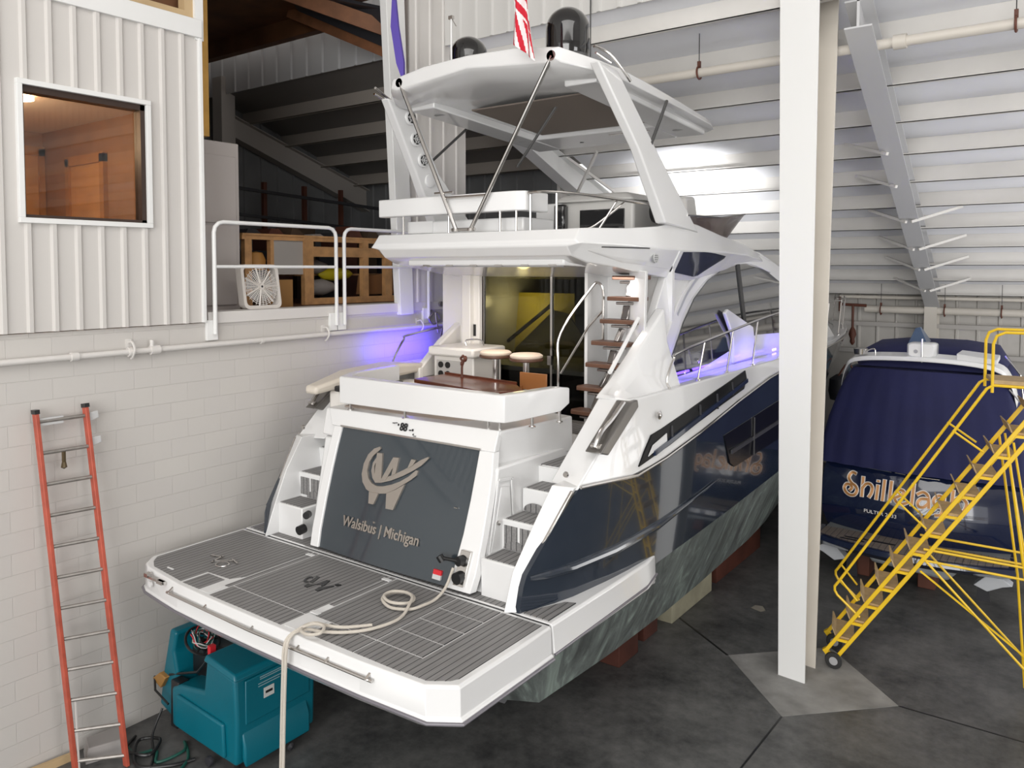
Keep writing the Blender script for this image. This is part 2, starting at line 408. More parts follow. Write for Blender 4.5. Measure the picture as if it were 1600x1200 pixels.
t = rafter('steel_rafter', (-8.15, 9.6, roofz(9.6) - .27), (-8.0, 20.5, roofz(20.5) - .2), .25, .9, .28, COLW, 'white sloping rafter seen behind the yacht hardtop, above the block wall')
brace(t, (-8.0, 12.9, 6.2), (-7.2, 12.35, 6.95)); brace(t, (-8.0, 12.6, 6.95), (-7.3, 13.4, 6.25)); brace(t, (-8.0, 11.2, 7.0), (-7.3, 11.7, 7.3))
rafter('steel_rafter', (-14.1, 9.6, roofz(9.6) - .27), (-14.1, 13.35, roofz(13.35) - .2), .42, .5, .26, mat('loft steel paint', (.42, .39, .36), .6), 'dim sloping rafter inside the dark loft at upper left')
# near column, tapering, I section with white face towards the camera
t = thing('steel_column', (-2.78, 9.4, 0), 'tall white steel column in front of the yacht hull, standing on a bare concrete pad', 'column')
H = 9.0
m = MB(); m.hexa([(-2.94, 9.39, 0), (-2.62, 9.36, 0), (-2.62, 9.385, 0), (-2.94, 9.415, 0), (-3.05, 9.39, H), (-2.58, 9.36, H), (-2.58, 9.385, H), (-3.05, 9.415, H)]); m.build('front_flange', COLW, t, bevel=.004)
m = MB(); m.hexa([(-2.785, 9.4, 0), (-2.765, 9.4, 0), (-2.765, 9.84, 0), (-2.785, 9.84, 0), (-2.80, 9.4, H), (-2.78, 9.4, H), (-2.78, 10.1, H), (-2.80, 10.1, H)]); m.build('web', COLB, t)
m = MB(); m.hexa([(-2.93, 9.83, 0), (-2.62, 9.80, 0), (-2.62, 9.825, 0), (-2.93, 9.855, 0), (-3.03, 10.1, H), (-2.54, 10.07, H), (-2.54, 10.095, H), (-3.03, 10.125, H)]); m.build('back_flange', COLB, t, bevel=.004)
# ---- far wall column + pipes
t = thing('steel_column', (-3.0, 20.25, 0), 'distant white column against the far wall, above the covered boat', 'column')
m = MB(); m.box(-3.12, -2.86, 20.1, 20.13, 0, 4.25); m.box(-3.0, -2.98, 20.13, 20.45, 0, 4.25); m.box(-3.12, -2.86, 20.45, 20.48, 0, 4.25); m.build('shaft', COLB, t)
def pipe(name, pts, r, mm, label, cat='pipe', fit=(), group=None):
    o = thing(name, pts[0], label, cat, group)
    MB().tube(pts, r, 12).build('pipe_run', mm, o)
    for p, ax, l, rr in fit:
        MB().lathe([(rr, -l), (rr, l)], p, ax, 14).build('coupling', mm, o)
    return o
def hanger(p, rod, rr, label, rodtop):
    o = thing('pipe_hanger', p, label, 'pipe hanger', 'brown clamps holding the sprinkler pipes')
    m = MB(); m.tube([(p[0], p[1] + (rr + .02) * math.sin(a), p[2] + (rr + .02) * math.cos(a)) for a in [i * 2 * math.pi / 16 for i in range(16)]], .014, 6, closed=True); m.box(p[0] - .02, p[0] + .02, p[1] - .02, p[1] + .02, p[2] + rr, p[2] + rr + .09); m.build('clamp', RUST, o)
    MB().tube([(p[0], p[1], p[2] + rr + .05), (p[0], p[1], rodtop)], .006, 6).build('rod', BLACK, o)
pipe('sprinkler_pipe', [(-8.1, 10.2, 7.5), (13, 10.2, 7.5)], .062, COLB, 'cream sprinkler main hanging under the white roof, passing behind the near column', fit=[((-3.1, 10.2, 7.5), 'x', .05, .08), ((-1.9, 10.2, 7.5), 'x', .07, .085)])
hanger((-4.37, 10.2, 7.5), 1, .062, 'brown pipe clamp on a rod above the yacht hardtop', 11.8)
hanger((-.76, 10.2, 7.5), 1, .062, 'brown pipe clamp at the top right corner', 11.8)
tag(MB().tube([(-5.5, 9.25, 7.6), (-5.5, 9.25, 11.8)], .009, 6).build('hanging_rod', BLACK, origin=(-5.5, 9.25, 7.6)), 'thin dark rod hanging right of the large black radar dome', 'rod')
pipe('sprinkler_pipe', [(-4.4, 20.2, 3.92), (13, 20.2, 3.86)], .085, COLB, 'thick cream sprinkler main across the far wall above the covered boat')
for x, l in ((-4.05, 'first brown clamp on the far wall main, left of the far column'), (-2.72, 'brown clamp on the far wall main, above the boat radome'), (-1.62, 'brown clamp on the far wall main, furthest right')):
    hanger((x, 20.2, 3.9), 1, .085, l, roofz(20.2) - .05)
pipe('conduit', [(-5, 20.3, 4.2), (13, 20.3, 4.16)], .04, COLB, 'thin pale pipe on the far wall under the eave')
t = thing('pipe_riser', (-4.75, 20.1, 3.1), 'brown iron pipe stub with valve hanging at the far wall, right of the yacht bow', 'valve')
m = MB(); m.tube([(-4.95, 20.1, 4.02), (-4.35, 20.1, 4.0)], .035, 8); m.tube([(-4.95, 20.1, 4.2), (-4.95, 20.1, 3.85)], .03, 8); m.build('pipe_arm', RUST, t)
MB().tube([(-4.65, 20.1, 4.0), (-4.65, 20.1, 3.45)], .03, 8).build('drop_pipe', RUST, t)
MB().lathe([(.02, .2), (.07, .1), (.09, 0), (.05, -.1), (.06, -.18), (.02, -.25)], (-4.65, 20.1, 3.3), 'z', 10).build('valve_body', RUST, t)
# pipe on the block wall
P0, P1 = (WX + .07, 1.0, 3.99), (WX + .07, 10.5, 4.02)
pipe('sprinkler_pipe', [P0, P1], .032, WPAINT, 'white sprinkler pipe along the block wall under the loft edge',
     fit=[((WX + .07, 3.72, 4.0), 'y', .035, .045), ((WX + .07, 4.28, 4.0), 'y', .02, .05), ((WX + .07, 4.55, 4.0), 'y', .05, .05), ((WX + .07, 5.9, 4.0), 'y', .02, .038), ((WX + .07, 4.52, 4.05), 'z', .06, .022)])
for y in (4.3, 6.9, 8.7):
    o = thing('pipe_hook', (WX, y, 4.0), 'small white hook holding the wall pipe ' + {4.3: 'above the red ladder', 6.9: 'under the first guard rail', 8.7: 'under the second guard rail'}[y], 'pipe hook')
    MB().tube(smooth_path([(WX + .0, y, 4.09), (WX + .08, y, 4.1), (WX + .13, y, 4.02), (WX + .08, y, 3.94), (WX + .05, y, 3.93)], 4), .012, 6).build('hook', WPAINT, o)
    MB().box(WX + .001, WX + .012, y - .03, y + .03, 4.03, 4.13).build('wall_plate', WPAINT, o)
# conduit bit + red gauge on the wall near the yacht bow rail
t = thing('wall_faucet', (WX, 8.95, 4.1), 'small metal valve with curled pipe on the wall by the yacht rail', 'valve')
MB().tube(smooth_path([(WX, 9.0, 4.25), (WX + .1, 8.95, 4.2), (WX + .1, 8.85, 4.12), (WX + .1, 8.95, 4.03), (WX + .1, 9.1, 4.1), (WX + .1, 9.0, 4.2), (WX + .1, 9.05, 3.9)], 4), .014, 6).build('curled_pipe', ALU, t)
MB().lathe([(.04, -.02), (.04, .02)], (WX + .12, 9.1, 4.33), 'x', 10).build('valve_wheel', ALU, t)

# ---------------------------------------------------------------- upper panelled wall with office window
PX = WX + .04
Y0, Y1, Z0, Z1 = 3.31, 4.505, 5.345, 6.58   # window opening
m = MB(); pt = .228; ph = 3.115
ribbed(m, -6, Y0 - .04, 4.26, 7.42, PX, .03, pt, phase=ph); ribbed(m, Y1 + .04, 5.15, 4.26, 7.42, PX, .03, pt, phase=ph)
ribbed(m, Y0 - .04, Y1 + .04, 4.26, Z0 - .035, PX, .03, pt, phase=ph); ribbed(m, Y0 - .04, Y1 + .04, Z1 + .035, 7.42, PX, .03, pt, phase=ph)
struct(m.build('wall_left_upper', WMETAL, smooth=20))
struct(MB().box(PX - .03, PX + .04, 5.13, 5.17, 4.26, 7.42).build('trim_4', COLW, bevel=.004))
struct(MB().box(PX - .3, PX + .045, -6, 5.17, 7.42, 7.62).build('trim_5', COLW, bevel=.006))
m = MB(); w_ = .05
for a, b, c_, d in ((Y0 - w_, Y1 + w_, Z1, Z1 + w_), (Y0 - w_, Y1 + w_, Z0 - w_, Z0), (Y0 - w_, Y0, Z0, Z1), (Y1, Y1 + w_, Z0, Z1)): m.box(PX - .02, PX + .05, a, b, c_, d)
struct(m.build('trim_6', COLW, bevel=.004))
wn = tag(thing('window_1', (PX, 3.9, Z0), None, None), kind='structure')
m = MB(); w_ = .045
for a, b, c_, d in ((Y0, Y1, Z1 - .06, Z1), (Y0, Y1, Z0, Z0 + .03), (Y0, Y0 + .02, Z0, Z1), (Y1 - .05, Y1, Z0, Z1)): m.box(PX - .12, PX + .01, a, b, c_, d)
m.build('window_frame', BFRAME, wn); MB().box(PX - .07, PX - .064, Y0 + .02, Y1 - .05, Z0 + .03, Z1 - .06).build('pane', GLASSO, wn)
# office room behind
m = MB(); m.box(-11.7, -8.2, 1.2, 1.3, 4.3, 7.4); m.box(-11.8, -11.7, 1.2, 5.12, 4.3, 7.4); m.box(-11.7, -8.2, 5.04, 5.12, 4.3, 7.4); struct(m.build('wall_office', OWALL))
m = MB(); m.box(-11.8, -8.2, 1.2, 5.12, 6.72, 6.8); struct(m.build('ceiling_office', HWHITE))
struct(MB().box(-11.8, -8.2, 1.2, 5.12, 4.3, 4.36).build('floor_office', OTRIM))
dr = tag(thing('door_1', (-11.7, 3.2, 4.36), None, None), kind='structure')
m = MB()
for a, b, c_, d in ((4.05, 4.17, 4.36, 6.5), (4.95, 5.03, 4.36, 6.5), (4.05, 5.03, 6.4, 6.52)): m.box(-11.7, -11.62, a, b, c_, d)
m.build('door_frame', OTRIM, dr); MB().box(-11.69, -11.65, 4.17, 4.95, 4.36, 6.4).build('door_leaf', mat('honey pine door', (.62, .36, .14), .5, noise=.1), dr)
dr = tag(thing('door_2', (-10.2, 5.0, 4.36), None, None), kind='structure')
m = MB()
for a, b, c_, d in ((-10.95, -10.85, 4.36, 6.3), (-10.05, -9.95, 4.36, 6.3), (-10.95, -9.95, 6.2, 6.32)): m.box(a, b, 4.98, 5.04, c_, d)
m.build('door_frame', OTRIM, dr); MB().box(-10.85, -10.05, 5.01, 5.035, 4.36, 6.2).build('door_leaf', mat('honey pine door', (.62, .36, .14), .5), dr)
o = thing('poster_frame', (-11.69, 3.2, 5.3), 'dim picture board on the office wall seen through the window', 'picture')
MB().box(-11.69, -11.66, 2.9, 3.6, 5.0, 6.0).build('board', mat('dim board', (.25, .14, .08), .5), o)
for k, z in enumerate((5.84, 5.56, 5.38)):
    tag(MB().box(-11.69, -11.67, 3.75, 3.85, z, z + .11).build('wall_note', GRAYP, origin=(-11.69, 3.8, z)), ['small grey note on the office wall, topmost of three', 'small grey note on the office wall, middle one of three', 'small grey note on the office wall, lowest of three'][k], 'note', 'grey notes on the office wall')
t = thing('ceiling_light', (-9.3, 3.3, 6.68), 'glowing round ceiling light seen through the office window', 'lamp')
MB().lathe([(.17, 0), (.17, .04)], (-9.3, 3.75, 6.67), 'z', 20).build('diffuser', mat('warm lamp glow', (1, .8, .6), .5, emit=(1, .62, .35), es=9), t)
point('office_lamp', (-9.6, 3.4, 6.4), 27, (1, .70, .42), .15)
# upper wooden framed opening above the trim
m = MB()
m.box(WX - .1, WX + .02, -6, 5.1, 7.62, 7.70); m.box(WX - .1, WX + .02, 5.0, 5.1, 7.7, 9.5); m.box(WX - .1, WX, 4.35, 4.42, 7.7, 9.5)
struct(m.build('trim_7', mat('pale pine', (.50, .36, .20), .6, noise=.1)))
struct(MB().box(WX - .28, WX - .2, 4.0, 5.1, 7.6, 9.5).build('trim_8', PLY)); struct(MB().box(WX - .27, WX - .22, -6, 4.0, 7.6, 9.5).build('trim_9', GREYF))
struct(MB().box(WX - .02, WX + .06, 5.1, 5.2, 7.4, 9.6).build('trim_10', COLW))
# ---------------------------------------------------------------- loft (mezzanine) shell
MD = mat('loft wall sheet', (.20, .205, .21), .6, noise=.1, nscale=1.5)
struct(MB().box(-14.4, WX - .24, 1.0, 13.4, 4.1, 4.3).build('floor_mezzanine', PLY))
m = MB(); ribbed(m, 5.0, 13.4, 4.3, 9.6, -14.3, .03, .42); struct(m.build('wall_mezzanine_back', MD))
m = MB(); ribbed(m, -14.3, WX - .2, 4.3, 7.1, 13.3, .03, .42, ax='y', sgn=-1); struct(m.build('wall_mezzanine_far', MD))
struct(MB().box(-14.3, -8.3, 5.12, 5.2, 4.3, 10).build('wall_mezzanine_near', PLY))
# plywood ceiling and lumber well above the loft
struct(MB().box(-14.3, -7.95, 5.2, 8.75, 9.02, 9.12).build('ceiling_mezzanine', PLY))
struct(MB().box(-14.3, -9.9, 8.62, 8.78, 8.72, 9.02).build('trim_11', PLY))
BOXW = mat('dark stained lumber', (.17, .07, .03), .6, noise=.2, nscale=5)
m = MB(); m.beam((-11.2, 8.2, 8.85), (-8.75, 8.55, 8.0), .06, .28); m.build
struct(MB().beam((-10.6, 8.35, 9.0), (-8.55, 8.6, 8.06), .05, .16).build('trim_12', BOXW))
struct(MB().beam((-9.9, 7.6, 9.0), (-8.4, 8.4, 8.35), .05, .22).build('trim_13', BOXW))
struct(MB().box(-8.45, -8.25, 8.5, 8.7, 7.75, 11.5).build('trim_14', BOXW))
struct(MB().hexa([(-10.3, 8.3, 8.95), (-8.5, 8.55, 8.1), (-8.4, 8.2, 8.6), (-9.8, 7.6, 9.0), (-10.3, 8.35, 9.0), (-8.5, 8.6, 8.15), (-8.4, 8.25, 8.65), (-9.8, 7.65, 9.05)]).build('trim_15', DARKM))
# steel post, lumber post, white partition
t = thing('steel_column', (-13.9, 9.4, 4.3), 'dim grey steel post in the loft behind the white partition', 'column')
MB().box(-14.05, -13.75, 9.2, 9.5, 4.3, 8.6).build('shaft', mat('loft steel paint', (.42, .39, .36), .6), t)
tag(MB().box(-8.62, -8.5, 5.42, 5.52, 6.43, 9.0).build('lumber_post', mat('yellow pine post', (.55, .30, .06), .6, noise=.15, nscale=5), origin=(-8.56, 5.47, 6.43)), 'yellowish lumber post rising from the white partition beside the panelled wall', 'post')
t = thing('partition_cabinet', (-9.0, 5.7, 4.3), 'plain white tall cabinet in the loft opening beside the box fan', 'cabinet')
CABM = mat('dull white cabinet', (.47, .43, .41), .6)
MB().box(-9.6, -9.0, 5.22, 6.26, 4.3, 6.48).build('body', CABM, t, bevel=.01)
MB().box(-8.995, -8.975, 5.3, 6.2, 5.45, 6.3).build('door', CABM, t, bevel=.006)
MB().box(-8.995, -8.975, 5.3, 6.2, 4.4, 5.42).build('door', CABM, t, bevel=.006)
MB().box(-8.975, -8.95, 5.42, 5.46, 4.85, 4.98).build('latch', BLACK, t)
# white pier at the end of the loft opening
m = MB(); ribbed(m, 8.55, 9.82, 4.37, 11.8, WX + .02, .02, .3); struct(m.build('wall_pier', WPAINT))
struct(MB().box(WX - .24, WX, 8.58, 9.82, 4.37, 11.8).build('wall_pier_core', WPAINT))
t = thing('steel_column', (WX, 8.3, 4.2), 'white steel post at the end of the loft opening, behind the purple ribbon', 'column')
m = MB(); m.hexa([(WX - .05, 8.28, 4.2), (WX + .08, 8.28, 4.2), (WX + .08, 8.55, 4.2), (WX - .05, 8.55, 4.2), (WX - .05, 8.0, 9.0), (WX + .08, 8.0, 9.0), (WX + .08, 8.38, 9.0), (WX - .05, 8.38, 9.0)]); m.build('shaft', COLW, t, bevel=.008)
struct(MB().prism([(12.9, 4.25), (FY, 4.25), (FY, roofz(FY)), (12.9, roofz(12.9))], 'x', WX - .25, WX - .18).build('wall_left_gable', WPAINT))
# room behind pier: bright block wall continues; dark gap
# guard rails
def guard(y0, y1, ztop, label):
    t = thing('guard_rail', (WX + .06, (y0 + y1) / 2, 4.1), label, 'railing', 'white pipe guard rails at the loft edge')
    x = WX + .07
    pts = [(x, y0, 4.12), (x, y0, ztop - .12)] + [(x, y0 + .12 - .12 * math.cos(a), ztop - .12 + .12 * math.sin(a)) for a in (R(30), R(60))] + [(x, y0 + .12, ztop), (x, y1 - .12, ztop)] + [(x, y1 - .12 + .12 * math.sin(a), ztop - .12 + .12 * math.cos(a)) for a in (R(30), R(60))] + [(x, y1, ztop - .12), (x, y1, 4.12)]
    MB().tube(pts, .024, 10).build('top_rail', COLW, t)
    MB().tube([(x, y0, 4.89), (x, y1, 4.89)], .019, 10).build('mid_rail', COLW, t)
    for y in (y0, y1): MB().box(WX + .002, WX + .045, y - .09, y + .03 if y == y1 else y + .05, 4.05, 4.28).build('mounting_plate', COLW, t, bevel=.004)
guard(5.28, 7.08, 5.40, 'white pipe guard rail in front of the box fan')
guard(7.22, 8.88, 5.40, 'white pipe guard rail running behind the yacht flybridge')
# box fan
t = thing('box_fan', (-8.42, 6.12, 4.37), 'white square box fan leaning at the loft edge behind the guard rail', 'fan')
def fan_pt(u, v, d): # u along y, v up, d toward +x ; leaning back
    return (-8.40 + d - v * .16, 6.14 + u, 4.37 + v)
def fbox(m, u0, u1, v0, v1, d0, d1): m.hexa([fan_pt(u0, v0, d0), fan_pt(u1, v0, d0), fan_pt(u1, v0, d1), fan_pt(u0, v0, d1), fan_pt(u0, v1, d0), fan_pt(u1, v1, d0), fan_pt(u1, v1, d1), fan_pt(u0, v1, d1)])
m = MB(); ring = []
def rrect(h, r, cy, n=4):
    out = []
    for cx_, cy_, a0 in ((h - r, h - r, 0), (-h + r, h - r, 90), (-h + r, -h + r, 180), (h - r, -h + r, 270)):
        for k in range(n + 1): a = R(a0 + 90 * k / n); out.append((cx_ + r * math.cos(a), cy + cy_ + r * math.sin(a)))
    return out
A = rrect(.275, .07, .275); B = rrect(.235, .05, .275)
rings = [[fan_pt(u, v, -.06) for u, v in A], [fan_pt(u, v, .05) for u, v in A], [fan_pt(u, v, .05) for u, v in B], [fan_pt(u, v, -.06) for u, v in B]]
rings.append(rings[0]); m.loft(rings, True, False); m.build('housing', FANW, t)
m = MB()
for k in range(10):
    rr = .03 + k * .0215
    m.tube([fan_pt(rr * math.cos(a), .275 + rr * math.sin(a), .045) for a in [i * 2 * math.pi / 28 for i in range(28)]], .0042, 4, closed=True)
for k in range(28):
    a = k * 2 * math.pi / 28; m.tube([fan_pt(.04 * math.cos(a), .275 + .04 * math.sin(a), .046), fan_pt(.245 * math.cos(a), .275 + .245 * math.sin(a), .046)], .0042 if k % 4 else .012, 4)
m.build('grille', FANW, t); m = MB(); m.tube([fan_pt(0, .275, .03), fan_pt(0, .275, .062)], .04, 16); m.build('hub', FANW, t); MB().tube([fan_pt(0, .275, .06), fan_pt(0, .275, .066)], .014, 10).build('hub_badge', DARKM, t)
m = MB()
for k in range(5):
    a = k * 2 * math.pi / 5; c_, s_ = math.cos(a), math.sin(a); c2, s2 = math.cos(a + .8), math.sin(a + .8)
    m.hexa([fan_pt(.03 * c_, .275 + .03 * s_, -.01), fan_pt(.2 * c_, .275 + .2 * s_, -.02), fan_pt(.2 * c2, .275 + .2 * s2, .02), fan_pt(.03 * c2, .275 + .03 * s2, .0),
            fan_pt(.03 * c_, .275 + .03 * s_, -.006), fan_pt(.2 * c_, .275 + .2 * s_, -.016), fan_pt(.2 * c2, .275 + .2 * s2, .024), fan_pt(.03 * c2, .275 + .03 * s2, .004)])
m.build('fan_blades', GRAYP, t)
# work bench / storage frame of lumber
t = thing('lumber_shelving', (-10.4, 9, 4.3), 'open pine lumber storage frame standing in the dark loft', 'shelf')
X = -10.05
def post(y0, y1, z0=4.3, z1=5.36, x=X): MB().box(x - .06, x + .03, y0, y1, z0, z1).build('post', LUMB, t)
post(7.05, 7.17); post(7.5, 7.56, 4.3); post(8.12, 8.30, z1=5.36, x=X + .02); post(9.37, 9.5); post(9.9, 10.06); post(10.5, 10.62)
for z0, z1 in ((5.30, 5.36), (5.06, 5.22)): MB().box(X - .04, X + .035, 8.2 if z1 < 5.3 else 7.0, 10.65, z0, z1).build('beam', LUMB, t)
MB().box(-11.4, X + .05, 7.0, 10.7, 5.36, 5.39).build('shelf_board', LUMB, t)
MB().box(X - .03, X + .04, 8.2, 11.2, 4.3, 4.4).build('beam', LUMB, t)
MB().box(X - .02, X + .01, 7.56, 8.12, 4.78, 5.33).build('white_panel', mat('dull white board', (.50, .47, .44), .6), t)
MB().box(-11.4, -10.6, 8.4, 10.5, 4.75, 4.78).build('shelf_board', LUMB, t)
tag(MB().prism([(9.55, 4.42), (9.6, 4.75), (10.4, 4.8), (10.5, 4.42)], 'x', -10.4, -10.2).build('cardboard_box', CARD, origin=(-10.3, 10, 4.42), bevel=.01), 'torn brown cardboard box in the pine storage frame', 'box')
t = thing('plastic_float', (-10.6, 9.1, 4.6), 'yellow and grey plastic shape lying in the pine storage frame', 'plastic shape')
MB().lathe([(.02, -.35), (.09, -.25), (.12, 0), (.08, .3), (.01, .42)], (-10.5, 9.15, 4.78), 'y', 14).build('shell', mat('bright yellow plastic', (.6, .5, .02), .4), t)
tag(MB().lathe([(.02, -.3), (.12, -.2), (.14, .1), (.08, .3), (.01, .35)], (-10.45, 8.75, 4.56), 'y', 12).build('grey_sack', GREYF, origin=(-10.45, 8.75, 4.5)), 'limp grey sack in the pine storage frame', 'sack')
tag(MB().lathe([(.02, -.3), (.10, -.2), (.12, .1), (.06, .3), (.01, .35)], (-10.48, 8.65, 4.9), 'y', 12).build('grey_sack', GREYF, origin=(-10.45, 8.75, 4.85)), 'grey bundle above the limp sack in the storage frame', 'sack')
tag(MB().lathe([(.0, -.1), (.14, -.1), (.15, .05), (.10, .16), (.0, .18)], (-10.25, 7.4, 4.95), 'z', 14).build('orange_bucket', mat('dull orange plastic', (.5, .24, .06), .6), origin=(-10.25, 7.4, 4.85)), 'dull orange bucket beside the white panel of the storage frame', 'bucket')
tag(MB().box(-8.9, -8.75, 6.5, 6.9, 4.3, 4.72).build('plywood_box', mat('dark ochre board', (.28, .14, .04), .7), origin=(-8.8, 6.7, 4.3)), 'dark ochre board box right of the box fan', 'box')
random.seed(3)
junkm = [DARKM, RUST, mat('dark brown stock', (.08, .05, .03), .7), GREYF]
names = ['dark junk bundle', 'rusty junk bundle', 'brown offcut bundle', 'grey junk bundle']
for k in range(9):
    y = 7.4 + k * .42; h = random.uniform(.05, .22)
    tag(MB().prism([(y, 5.39), (y + .05, 5.39 + h), (y + .2, 5.39 + h * random.uniform(.6, 1.3)), (y + .33, 5.39)], 'x', -10.9, -10.5).build('junk_bundle', junkm[k % 4], origin=(-10.7, y, 5.39)), 'dim clutter lying on top of the pine storage frame', 'clutter', 'clutter on top of the pine storage frame')
# dark rack with pipes behind
t = thing('pipe_rack', (-13.4, 10.5, 4.3), 'dark metal stock rack against the back wall of the loft', 'rack')
for z in (6.45, 5.95, 5.6): MB().beam((-13.3, 8.6, z), (-12.9, 12.6, z - .25), .06, .06).build('rack_bar', DARKM, t)
for y in (8.9, 9.9, 10.9, 11.9): MB().box(-13.5, -13.42, y, y + .08, 4.3, 6.6).build('rack_post', RUST, t)
for k in range(7):
    tag(MB().box(-12.9, -12.3, 8.7 + k * .55, 9.15 + k * .55, 4.3 + .0, 5.2 + .25 * ((k * 7) % 3)).build('stock_crate', junkm[k % 3], origin=(-12.6, 8.9 + k * .55, 4.3)), 'dark crate standing at the back wall of the loft', 'crate', 'dark crates at the back of the loft')
# purple ribbon
tag(MB().loft([[(-6.96, 7.02, 8.2), (-6.90, 7.0, 8.2), (-6.90, 7.03, 8.2), (-6.96, 7.05, 8.2)], [(-6.97, 7.0, 7.8), (-6.85, 7.0, 7.8), (-6.87, 7.05, 7.8), (-6.97, 7.06, 7.8)], [(-6.88, 7.0, 7.35), (-6.76, 7.0, 7.35), (-6.78, 7.05, 7.35), (-6.87, 7.06, 7.35)], [(-6.80, 7.0, 7.17), (-6.76, 7.0, 7.17), (-6.76, 7.03, 7.17), (-6.80, 7.03, 7.17)]]).build('pennant', PURP, origin=(-6.8, 7.02, 7.15)), 'purple pennant hanging at the port corner of the yacht hardtop', 'pennant')
# ================================================================ YACHT
X0 = -5.68
YO = (X0, 12.0, 0.0)
yt = thing('motor_yacht', YO, 'large white and navy flybridge motor yacht filling the middle of the hall', 'yacht')
def mx(x): return 2 * X0 - x
def P(x, y, z, side):  # side 0 starboard as measured, 1 port mirrored
    return (mx(x), y, z) if side else (x, y, z)
def part(m, name, mm, parent=yt, **k): return m.build(name, mm, parent, **k)

# ---- hull loft: levels keel, chine, boot, belly, sheer
def interp(tab, y):
    if y <= tab[0][0]: return tab[0][1]
    for (a, b), (c, d) in zip(tab, tab[1:]):
        if y <= c: return b + (d - b) * (y - a) / (c - a)
    return tab[-1][1]
HB = {  # half beam by y
 'sheer': [(5.4, 1.77), (5.8, 1.88), (6.05, 1.955), (6.5, 2.03), (7.2, 2.09), (9, 2.10), (12, 2.08), (14, 1.98), (16, 1.80), (18, 1.42), (19.3, 1.08), (20.0, .82), (20.38, .5)],
 'belly': [(5.4, 1.77), (5.9, 1.93), (6.5, 2.02), (7.2, 2.09), (9, 2.09), (12, 2.03), (14, 1.88), (16, 1.55), (18, .98), (19.3, .45), (20.0, .16), (20.2, .05)],
 'boot': [(5.4, 1.75), (5.9, 1.93), (6.5, 2.01), (7.2, 2.07), (9, 2.05), (12, 1.95), (14, 1.66), (16, 1.2), (18, .55), (19.3, .15), (19.9, .02)],
 'chine': [(5.9, 1.62), (7.2, 1.66), (9, 1.64), (12, 1.5), (14, 1.3), (16, .8), (18, .3), (19.2, .02)],
 'keel': [(5.9, .02), (18.8, .02)]}
ZZ = {
 'sheer': [(5.50, 2.22), (5.8, 2.58), (6.07, 2.88), (6.3, 2.87), (7.0, 2.82), (8.0, 2.92), (8.65, 3.03), (9.7, 3.2), (10.9, 3.36), (12.5, 3.48), (16, 3.52), (19.5, 3.5), (20.38, 3.42)],
 'belly': [(5.5, 2.12), (7, 2.3), (10, 2.6), (14, 2.75), (18, 2.75), (20.2, 2.6)],
 'boot': [(5.0, 1.80), (6.5, 1.78), (12, 1.86), (16, 2.0), (19.9, 2.1)],
 'chine': [(5.9, .84), (9, .76), (13, .72), (16, .95), (18, 1.25), (19.2, 1.7)],
 'keel': [(5.9, .40), (12, .36), (16, .5), (18, .95), (18.8, 1.4)]}
ends = {'sheer': (5.50, 20.38), 'belly': (5.46, 20.2), 'boot': (5.42, 19.9), 'chine': (5.95, 19.2), 'keel': (6.0, 18.8)}
def lvl(l, t, side):
    a, b = ends[l]; y = a + (b - a) * t
    return P(X0 + interp(HB[l], y), y, interp(ZZ[l], y), side)
TS = [0, .012, .025, .04, .055, .075, .10, .14, .2, .28, .36, .44, .52, .6, .68, .76, .83, .89, .94, .975, 1]
for names, mm, nm, bev in ((('boot', 'chine', 'keel'), ANTI, 'antifouled_bottom', 0),):
    m = MB(); rings = []
    for t in TS:
        r = [lvl(l, t, 0) for l in names] + [lvl(l, t, 1) for l in names[::-1]]
        rings.append(r)
    m.loft(rings); part(m, nm, mm, smooth=25)
# navy topsides, both sides joined by decks inside (closed skin 4 cm thick)
m = MB()
for side in (0, 1):
    rows = []
    for t in TS:
        a, bb, c = lvl('boot', t, side), lvl('belly', t, side), lvl('sheer', t, side)
        s_ = -1 if side == 0 else 1
        inn = [(c[0] + .05 * s_, c[1], c[2]), (bb[0] + .05 * s_, bb[1], bb[2]), (a[0] + .05 * s_, a[1], a[2])]
        rows.append([a, bb, c] + inn)
    m.loft(rows)
part(m, 'hull_side', NAVY, smooth=28)
